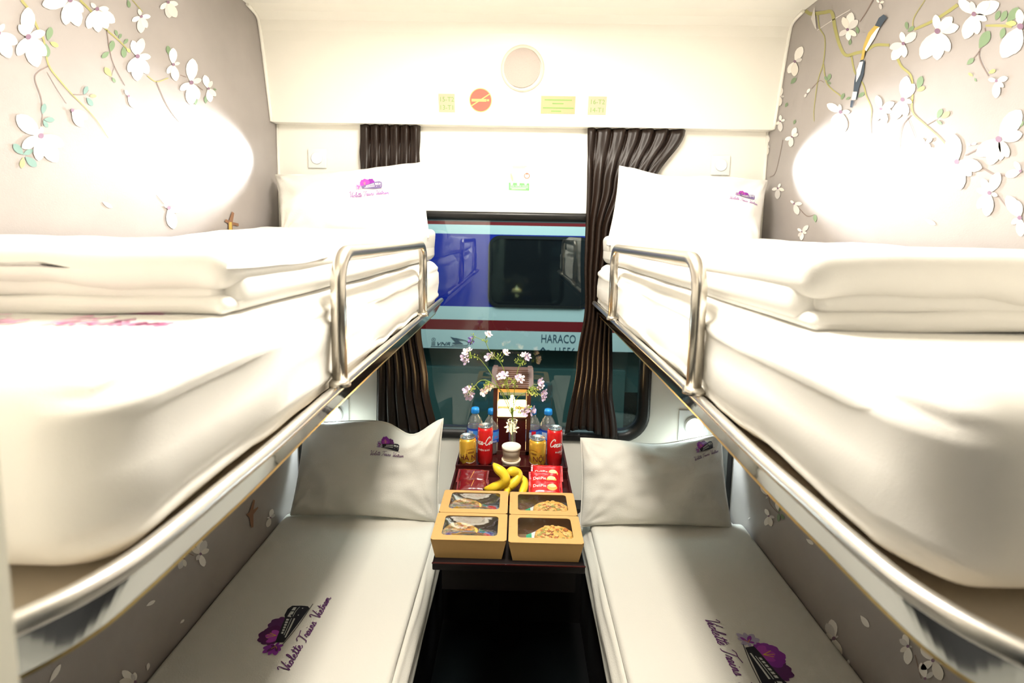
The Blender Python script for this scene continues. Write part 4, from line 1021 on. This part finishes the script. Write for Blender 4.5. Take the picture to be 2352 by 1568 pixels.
def blossom(mb, c, d, size, m, npet=5):
    d = V(d).normalized(); u = d.cross(V((0, 0, 1))); u = u.normalized() if u.length > .1 else V((1, 0, 0)); v_ = d.cross(u)
    a0 = FR.uniform(0, 6)
    for i in range(npet):
        a = a0+2*pi*i/npet+FR.uniform(-.15, .15); dr = u*cos(a)+v_*sin(a); sd = d.cross(dr)
        L = size*FR.uniform(.85, 1.1); op = FR.uniform(.2, .6)
        pts = []
        for t_, w_ in ((0, .10), (.35, .55), (.7, .85), (.92, .6), (1.0, .15)):
            q = c+dr*L*t_*(cos(op))+d*(L*t_*sin(op)+.12*L*t_*t_)
            pts.append((q-sd*L*.42*w_, q+d*L*.03, q+sd*L*.42*w_))
        vs = [p for r_ in pts for p in r_]; fs = []
        for j in range(4):
            for k in range(2): fs.append((j*3+k, j*3+k+1, (j+1)*3+k+1, (j+1)*3+k))
        mb.add(vs, fs, m, True)
    mb.lathe([(0, -.002), (size*.16, 0), (0, .003)], pc, c+d*.001, n=8)
def sprig(pts, flowers, label, dy=0.0, buds=()):
    P3 = []
    N = len(pts)
    base = vc+V((FR.uniform(-.004, .004), FR.uniform(-.004, .004), .014)); neck = vc+V((0, 0, vh))
    for i, (x, y) in enumerate(pts):
        p = hy(*zz1(x, y), VY+dy*(i+1)/N); P3.append(p)
    top = neck+(P3[0]-neck)*.12; top.z = neck.z
    P3 = [base, V((neck.x+(P3[0].x-neck.x)*.06, neck.y, neck.z))]+P3
    path = smooth_path(P3, 5); n_ = len(path)
    root = thing('flower_spray', base, label, 'flower', 'lilac flower sprays in the vase')
    MB().tube(path, [.0019-.0009*i/n_ for i in range(n_)], stemm, n=6).build('stem', root)
    for (x, y, s_, m) in flowers:
        c = hy(*zz1(x, y), VY+dy+FR.uniform(-.012, .012)); near = min(path, key=lambda q: (q-c).length+(.02 if q.z > c.z else 0)); d = V((FR.uniform(-.6, .6), -1, FR.uniform(-.1, .7)))
        mb = MB(); d2 = (c-near); d2 = d2.normalized() if d2.length > .004 else d; dd = (d.normalized()*.8+d2*.6)
        blossom(mb, c, dd, s_, m, 5 if s_ > .012 else 4); blossom(mb, c+V((s_*.5, .004, s_*.35)), dd+V((.4, 0, .3)), s_*.75, m, 4)
        mb.tube(smooth_path([near, (near+c)/2+V((0, 0, -.003)), c]), .0008, stemm, n=5)
        mb.lathe([(0, -.005), (.003, -.003), (.0028, .001), (0, .002)], budm, c-dd.normalized()*.001, n=6)
        mb.build('blossom', root)
    mb = MB(); ok = False
    for (x, y, k) in buds:
        c0 = hy(*zz1(x, y), VY+dy)
        near = min(path, key=lambda q: (q-c0).length)
        for j in range(k):
            c = c0+V((FR.uniform(-.011, .011), FR.uniform(-.008, .008), FR.uniform(-.010, .010))); r_ = FR.uniform(.0015, .0027)
            mb.lathe([(0, -r_*1.5), (r_, 0), (0, r_*1.7)], budm, c, n=6); mb.tube([near, (near+c)/2+V((0, 0, -.002)), c], .0006, stemm, n=4); ok = True
    if ok: mb.build('buds', root)
LB = 'thin green-stemmed lilac flower spray in the glass vase, '
sprig([(1150, 1050), (1060, 860), (960, 670), (870, 530), (780, 430), (700, 400)], [(640, 360, .017, pw), (605, 425, .017, pl), (625, 475, .014, pl)], 'lilac flower spray in the glass vase, '+'leaning up to the left of the roof', -.03, [(700, 390, 7), (760, 420, 5), (680, 405, 5)])
sprig([(1170, 950), (1130, 760), (1095, 600), (1040, 480), (940, 380), (900, 320), (860, 235), (800, 200), (725, 172)], [(880, 160, .017, pw), (680, 205, .012, pv), (692, 240, .012, pv), (900, 425, .018, pl), (1090, 380, .018, pw)], 'lilac flower spray in the glass vase, '+'the tallest, with violet tip blossoms', .0, [(850, 215, 9), (715, 170, 6), (1030, 385, 6), (1040, 450, 8), (940, 400, 5)])
sprig([(1200, 1000), (1215, 760), (1240, 620), (1270, 520), (1310, 470)], [(1345, 430, .018, pl), (1320, 400, .014, pw)], 'lilac flower spray in the glass vase, '+'rising in front of the roof to the right', .01, [(1250, 420, 6), (1300, 500, 8), (1240, 480, 6), (1340, 490, 5)])
sprig([(1150, 1000), (1080, 860), (1030, 800), (940, 730), (860, 695), (790, 705), (720, 780), (680, 820)], [(635, 815, .016, pl), (665, 885, .018, pl), (640, 860, .014, pw), (830, 835, .017, pw), (900, 790, .016, mat('petal_peach', (.85, .68, .50), .6))], 'lilac flower spray in the glass vase, '+'arching over low to the left', -.03, [(880, 740, 12), (700, 770, 9), (720, 820, 9), (870, 790, 10)])
sprig([(1165, 1000), (1130, 860), (1110, 720)], [(1070, 650, .018, pl), (1040, 660, .014, pw)], 'lilac flower spray in the glass vase, '+'short, blossoming before the left of the roof', -.035, [(1120, 690, 8), (1060, 740, 8), (1130, 760, 6)])
sprig([(1190, 1000), (1210, 840), (1215, 740)], [(1265, 690, .019, pw), (1240, 670, .014, pl)], 'lilac flower spray in the glass vase, '+'short, blossoming before the middle of the roof', -.035, [(1200, 690, 7), (1220, 750, 6)])
sprig([(1200, 1020), (1250, 900), (1330, 850), (1400, 790), (1450, 740)], [(1500, 730, .018, pl), (1515, 770, .014, pw), (1545, 860, .019, pl), (1550, 900, .014, pl)], 'lilac flower spray in the glass vase, '+'reaching furthest right', -.02, [(1420, 800, 10), (1450, 850, 10), (1480, 820, 8), (1400, 850, 8)])
sprig([(1190, 1080), (1240, 1040), (1290, 1050)], [(1330, 1075, .019, pl), (1405, 1065, .018, pl), (1350, 1040, .014, pw)], 'lilac flower spray in the glass vase, '+'lowest, hanging above the right-hand bottles', -.05, [(1270, 1000, 9), (1250, 1080, 7), (1380, 1030, 6)])

# bananas
ban = mat('banana_yellow', (.82, .58, .03), .45, var=.08, vscale=30); bant = mat('banana_brown', (.12, .06, .02), .6)
def banana(pts, r, label, scar=False):
    path = smooth_path([hz(1*px, py, z) for px, py, z in pts], 7); n_ = len(path)
    rad = []
    for i in range(n_):
        t_ = i/(n_-1); rad.append(r*(.28 if t_ < .02 else (.30+.70*min(1, (t_/.22))**.8 if t_ < .22 else (1 if t_ < .75 else max(.22, 1-((t_-.75)/.25)**2*.78)))))
    root = thing('banana', path[n_//2], label, 'banana', None)
    MB().tube(path, rad, ban, n=7).build('peel', root)
    if scar:
        k = n_//2; dr = (CAM-path[k]).normalized(); q = [path[j]+dr*rad[j]*.90+V((-.003, 0, 0)) for j in range(k-2, k+3)]
        MB().tube(smooth_path(q, 3), [.0005]+[.0042]*(len(smooth_path(q, 3))-2)+[.0005], bant, n=8).build('scar', root)
    e = path[0]-(path[1]-path[0]).normalized()*.002; MB().tube([e-(path[1]-path[0]).normalized()*.002, path[0]], r*.27, bant, n=7).build('stem_tip', root)
    MB().tube([path[-1], path[-1]+(path[-1]-path[-2]).normalized()*.003], r*.20, bant, n=7).build('tip', root)
banana([(1113, 1122, .792), (1128, 1121, .798), (1150, 1113, .812), (1161, 1100, .834), (1155, 1086, .852), (1143, 1076, .864), (1133, 1064, .876)], .0155, 'yellow banana curving upwards, left one on the tray')
banana([(1163, 1140, .792), (1166, 1122, .800), (1180, 1108, .815), (1190, 1094, .828), (1186, 1084, .840), (1173, 1082, .850), (1163, 1081, .852)], .0155, 'yellow banana curving downwards, middle one on the tray')
banana([(1198, 1092, .806), (1204, 1108, .800), (1203, 1122, .794), (1196, 1136, .790)], .0135, 'short yellow banana standing out at the right, beside the red packets')
# snack packs
pk = mat('packet_red', (.50, .012, .016), .22, bump=.2, bscale=60, coat=.3); pkd = mat('packet_dark_red', (.15, .006, .010), .25, bump=.3, bscale=50, coat=.2); pie = mat('packet_pie_orange', (.85, .38, .08), .5); piel = mat('packet_pie_light', (.92, .66, .32), .5)
def packet(px, py, z, w_, d_, tilt, rz, m, label, deco=True, group=None):
    c = hz(px, py, z); M = Matrix.Translation(c) @ Matrix.Rotation(rz, 4, 'Z') @ Matrix.Rotation(tilt, 4, 'X')
    def P(u, v, s_): 
        e = max(0, (1-abs(u)**4)*(1-abs(v)**3))**.5
        return M @ V((u*w_/2*(1-.03*(1-v*v)), v*d_/2, s_*.0095*e+.0012*nz((u*4, v*3, px), 1)))
    mb = MB(); mb.grid(lambda a, b: P(2*a-1, 2*b-1, 1), 24, 16, m); mb.grid(lambda a, b: P(2*a-1, 2*b-1, -1), 24, 16, m)
    for s_ in (-1, 1): # crimped ends
        mb.grid(lambda a, b: M @ V((s_*(w_/2+.006*a), (b-.5)*d_, .0008*sin(b*60))), 1, 30, m)
    f = lambda a, b: P(a/(w_/2), b/(d_/2), 1)+(M.to_3x3() @ V((0, 0, .0007)))
    if deco:
        mb.decal(circ(w_*.22, -d_*.12, d_*.27, 20, d_*.20), f, pie, .01); mb.decal(circ(w_*.22, -d_*.02, d_*.22, 20, d_*.12), lambda a, b: f(a, b)+(M.to_3x3() @ V((0, 0, .0004))), piel, .01)
        vs, fs = text2d('DeliPie', .011, 'LEFT'); mb.decal(([(a-w_*.44, b-d_*.12) for a, b in vs], fs), f, cwhite, .01)
    else:
        mb.decal(ribbon([(-w_*.05, -d_*.3), (0, 0), (w_*.04, d_*.25)], .0015), f, pie, .01)
    return solo(mb.build('snack_packet', fix=False), label, 'snack packet', group)
packet(1256, 1086, .812, .094, .062, radians(26), radians(-2), pk, 'glossy red pie packet, the rearmost of three overlapping beside the bananas')
packet(1252, 1101, .803, .094, .062, radians(24), radians(1), pk, 'glossy red pie packet, the middle of three overlapping beside the bananas')
packet(1253, 1119, .795, .096, .062, radians(18), radians(-1), pk, 'glossy red pie packet with fully readable white lettering, foremost of three overlapping')
packet(1086, 1093, .800, .092, .055, radians(22), radians(-4), pkd, 'dark red foil packet leaning against the rear tray edge, left of the bananas', False)
packet(1086, 1114, .789, .092, .062, radians(6), radians(3), pkd, 'dark red foil packet lying flat in front of its twin, left of the bananas', False)

# food boxes
film = glassmat('box_film', (.93, .95, .96), .10, 1.7, 4.5, bump=.3, bscale=40); film2 = glassmat('box_film_flat', (.95, .96, .96), .06, 1.5, 1.5, bump=.3, bscale=40)
crust = mat('pastry_crust', (.80, .42, .09), .6, var=.35, vscale=60, bump=.8, bscale=120, bdist=.004); sauce = mat('pastry_sauce', (.50, .17, .04), .5, var=.4, vscale=90); herb = mat('pastry_herb', (.34, .30, .06), .6); cheese = mat('pastry_cheese', (.85, .50, .16), .5)
napk = mat('wrapper_green', (.05, .42, .22), .4); napw = mat('wrapper_white', (.80, .82, .80), .4)
def foodbox(x0, x1, y0, y1, label, inside, hl, rz=0):
    c = V(((x0+x1)/2, (y0+y1)/2, TZ+.0005)); hwx = (x1-x0)/2; hwy = (y1-y0)/2; h = .053; root = thing('food_box', c, label, 'box', None)
    tp_ = .012; R = Matrix.Rotation(rz, 3, 'Z')
    W = lambda x, y, z: c+(R @ V((x, y, z)))
    bx, by = hwx-tp_, hwy-.006
    mb = MB()
    lo = [(-bx, -by), (bx, -by), (bx, by), (-bx, by)]; hi = [(-hwx+.0006, -hwy+.0006), (hwx-.0006, -hwy+.0006), (hwx-.0006, hwy-.0006), (-hwx+.0006, hwy-.0006)]
    vs = [W(*p, 0) for p in lo]+[W(*p, h-.0006) for p in hi]
    mb.add(vs, [(0, 3, 2, 1), (0, 1, 5, 4), (1, 2, 6, 5), (2, 3, 7, 6), (3, 0, 4, 7)], kraft, False)
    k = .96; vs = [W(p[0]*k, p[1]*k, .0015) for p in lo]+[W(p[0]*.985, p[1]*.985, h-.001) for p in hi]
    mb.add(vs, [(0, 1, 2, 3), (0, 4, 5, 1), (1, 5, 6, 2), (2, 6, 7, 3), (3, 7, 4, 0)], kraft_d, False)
    mb.build('base', root, fix=False)
    wl = rrect(hwx*.75, -hwy*.66, hwy*.80, .010, n=5, cx=hl); rc = to_rect(wl, -hwx, hwx, -hwy, hwy); n_ = len(wl)
    mb = MB(); t0, t1 = h-.0004, h+.0006
    mb.ring(rc, wl, lambda x, y: W(x, y, t1), kraft); mb.ring(rc, wl, lambda x, y: W(x, y, t0), kraft)
    for lp_ in (rc, wl): mb.add([W(x, y, t1) for x, y in lp_]+[W(x, y, t0) for x, y in lp_], [(i, (i+1) % n_, n_+(i+1) % n_, n_+i) for i in range(n_)], kraft, False)
    for sx in (-1, 1):
        mb.add([W(sx*(hwx-.010), .0-.004*sx, t1+.0003), W(sx*(hwx-.001), .0-.006*sx, t1+.0003), W(sx*(hwx-.001), .0-.0052*sx, t1+.0003)], [(0, 1, 2)], kraft_d, False)
    lid = mb.build('lid', root, fix=False)
    fl = rrect(hwx*.77, -hwy*.65, hwy*.69, .012, n=5, cx=hl)
    fx, fy0, fy1 = hwx*.78, -hwy*.70, hwy*.84
    MB().grid(lambda a, b: W(hl+fx*(2*a-1), fy0+(fy1-fy0)*b, t0-.0006-(.0115*sin(pi*b)*sin(pi*a)**.7+.0012*sin(pi*a)*sin(pi*b)*nz((a*5+x0*9, b*3, y0*5), 1))*(1 if inside < 0 else .3) if 0 < a < 1 and 0 < b < 1 else t0-.0006), 20, 14, film if inside < 0 else film2).build('film_window', lid, fix=False)
    # contents
    FRb = random.Random(int(x0*1000)+int(y0*1000)); cx = inside
    def lump(p, q): return p+V((0, 0, .003*nz((p.x*60, p.y*60, 0))))
    pr = thing('pastry', W(cx, -.004, .004), 'round baked savoury pastry with mixed toppings inside the %s' % label.split(',')[0], 'pastry')
    mb = MB(); N = 36; rings = [(0, .024), (.3, .025), (.6, .026), (.82, .027), (.95, .024), (1.0, .012), (.9, .0)]
    vs = []; R0 = .050
    for rr, zz_ in rings:
        for i in range(N):
            a = 2*pi*i/N; q = R0*rr*(1+.05*sin(3*a+x0*20)); vs.append(W(cx+q*1.08*cos(a), -.004+q*sin(a)*.98, .004+zz_*1.35+.003*nz((rr*3*cos(a), rr*3*sin(a), x0*9))))
    mb.add(vs, [(j*N+i, j*N+(i+1) % N, (j+1)*N+(i+1) % N, (j+1)*N+i) for j in range(len(rings)-1) for i in range(N)], crust, True); mb.build('crust', pr)
    mb = MB()
    for k in range(80):
        a = FRb.uniform(0, 2*pi); q = R0*.85*sqrt(FRb.random()); s_ = FRb.uniform(.002, .0055); m = FRb.choice([sauce, cheese, herb, sauce, cheese])
        s_ *= 1.5; mb.lathe([(0, -.001), (s_, 0), (s_*.8, .0009), (0, .0014)], m, W(cx+q*cos(a), -.004+q*sin(a)*.95, .0395), n=7)
    mb.build('topping', pr)
    # sauce sachet
    sx = -cx*1.25; Ms = Matrix.Translation(W(sx, .004, .018)) @ Matrix.Rotation(radians(25)*(1 if sx > 0 else -1), 4, 'Y')
    mb = MB().soft((-.018, -.028, -.005), (.018, .028, .005), .0045, napw, res=.01, M=Ms, seg=2); mb.add([Ms @ V(p) for p in ((-.016, -.024, .0056), (.0, -.024, .0056), (.0, .024, .0056), (-.016, .024, .0056))], [(0, 1, 2, 3)], napk, False)
    solo(mb.build('sauce_sachet', fix=False), 'green and white wrapped sachet inside the %s' % label.split(',')[0], 'sachet')
yA, yB, yC = 1.217, 1.345, 1.471
foodbox(-.214, -.017, yA, yB-.001, 'front left kraft food box, its clear window glaring with reflections', -.028, .000)
foodbox(-.012, .183, yA-.004, yB-.003, 'front right kraft food box, a round pastry showing at the right of its window', .026, .0)
foodbox(-.213, -.017, yB+.001, yC, 'rear left kraft food box, directly in front of the dark foil packets', -.028, .0)
foodbox(-.012, .182, yB-.001, yC-.002, 'rear right kraft food box, directly in front of the red pie packets', .026, .0)

# ceiling lamp (just above the top of the picture)
cl = thing('ceiling_light', (0, 1.05, ZC), 'flat white ceiling light panel over the aisle', 'lamp')
MB().soft((-.2, .71, ZC-.022), (.2, 1.39, ZC), .006, paint, res=None, seg=2).build('housing', cl)
MB().box((-.17, .74, ZC-.0245), (.17, 1.36, ZC-.0225), mat('ceiling_lens_lit', (1, 1, 1), .5, emit=(1, .93, .82), estr=6)).build('diffuser', cl)
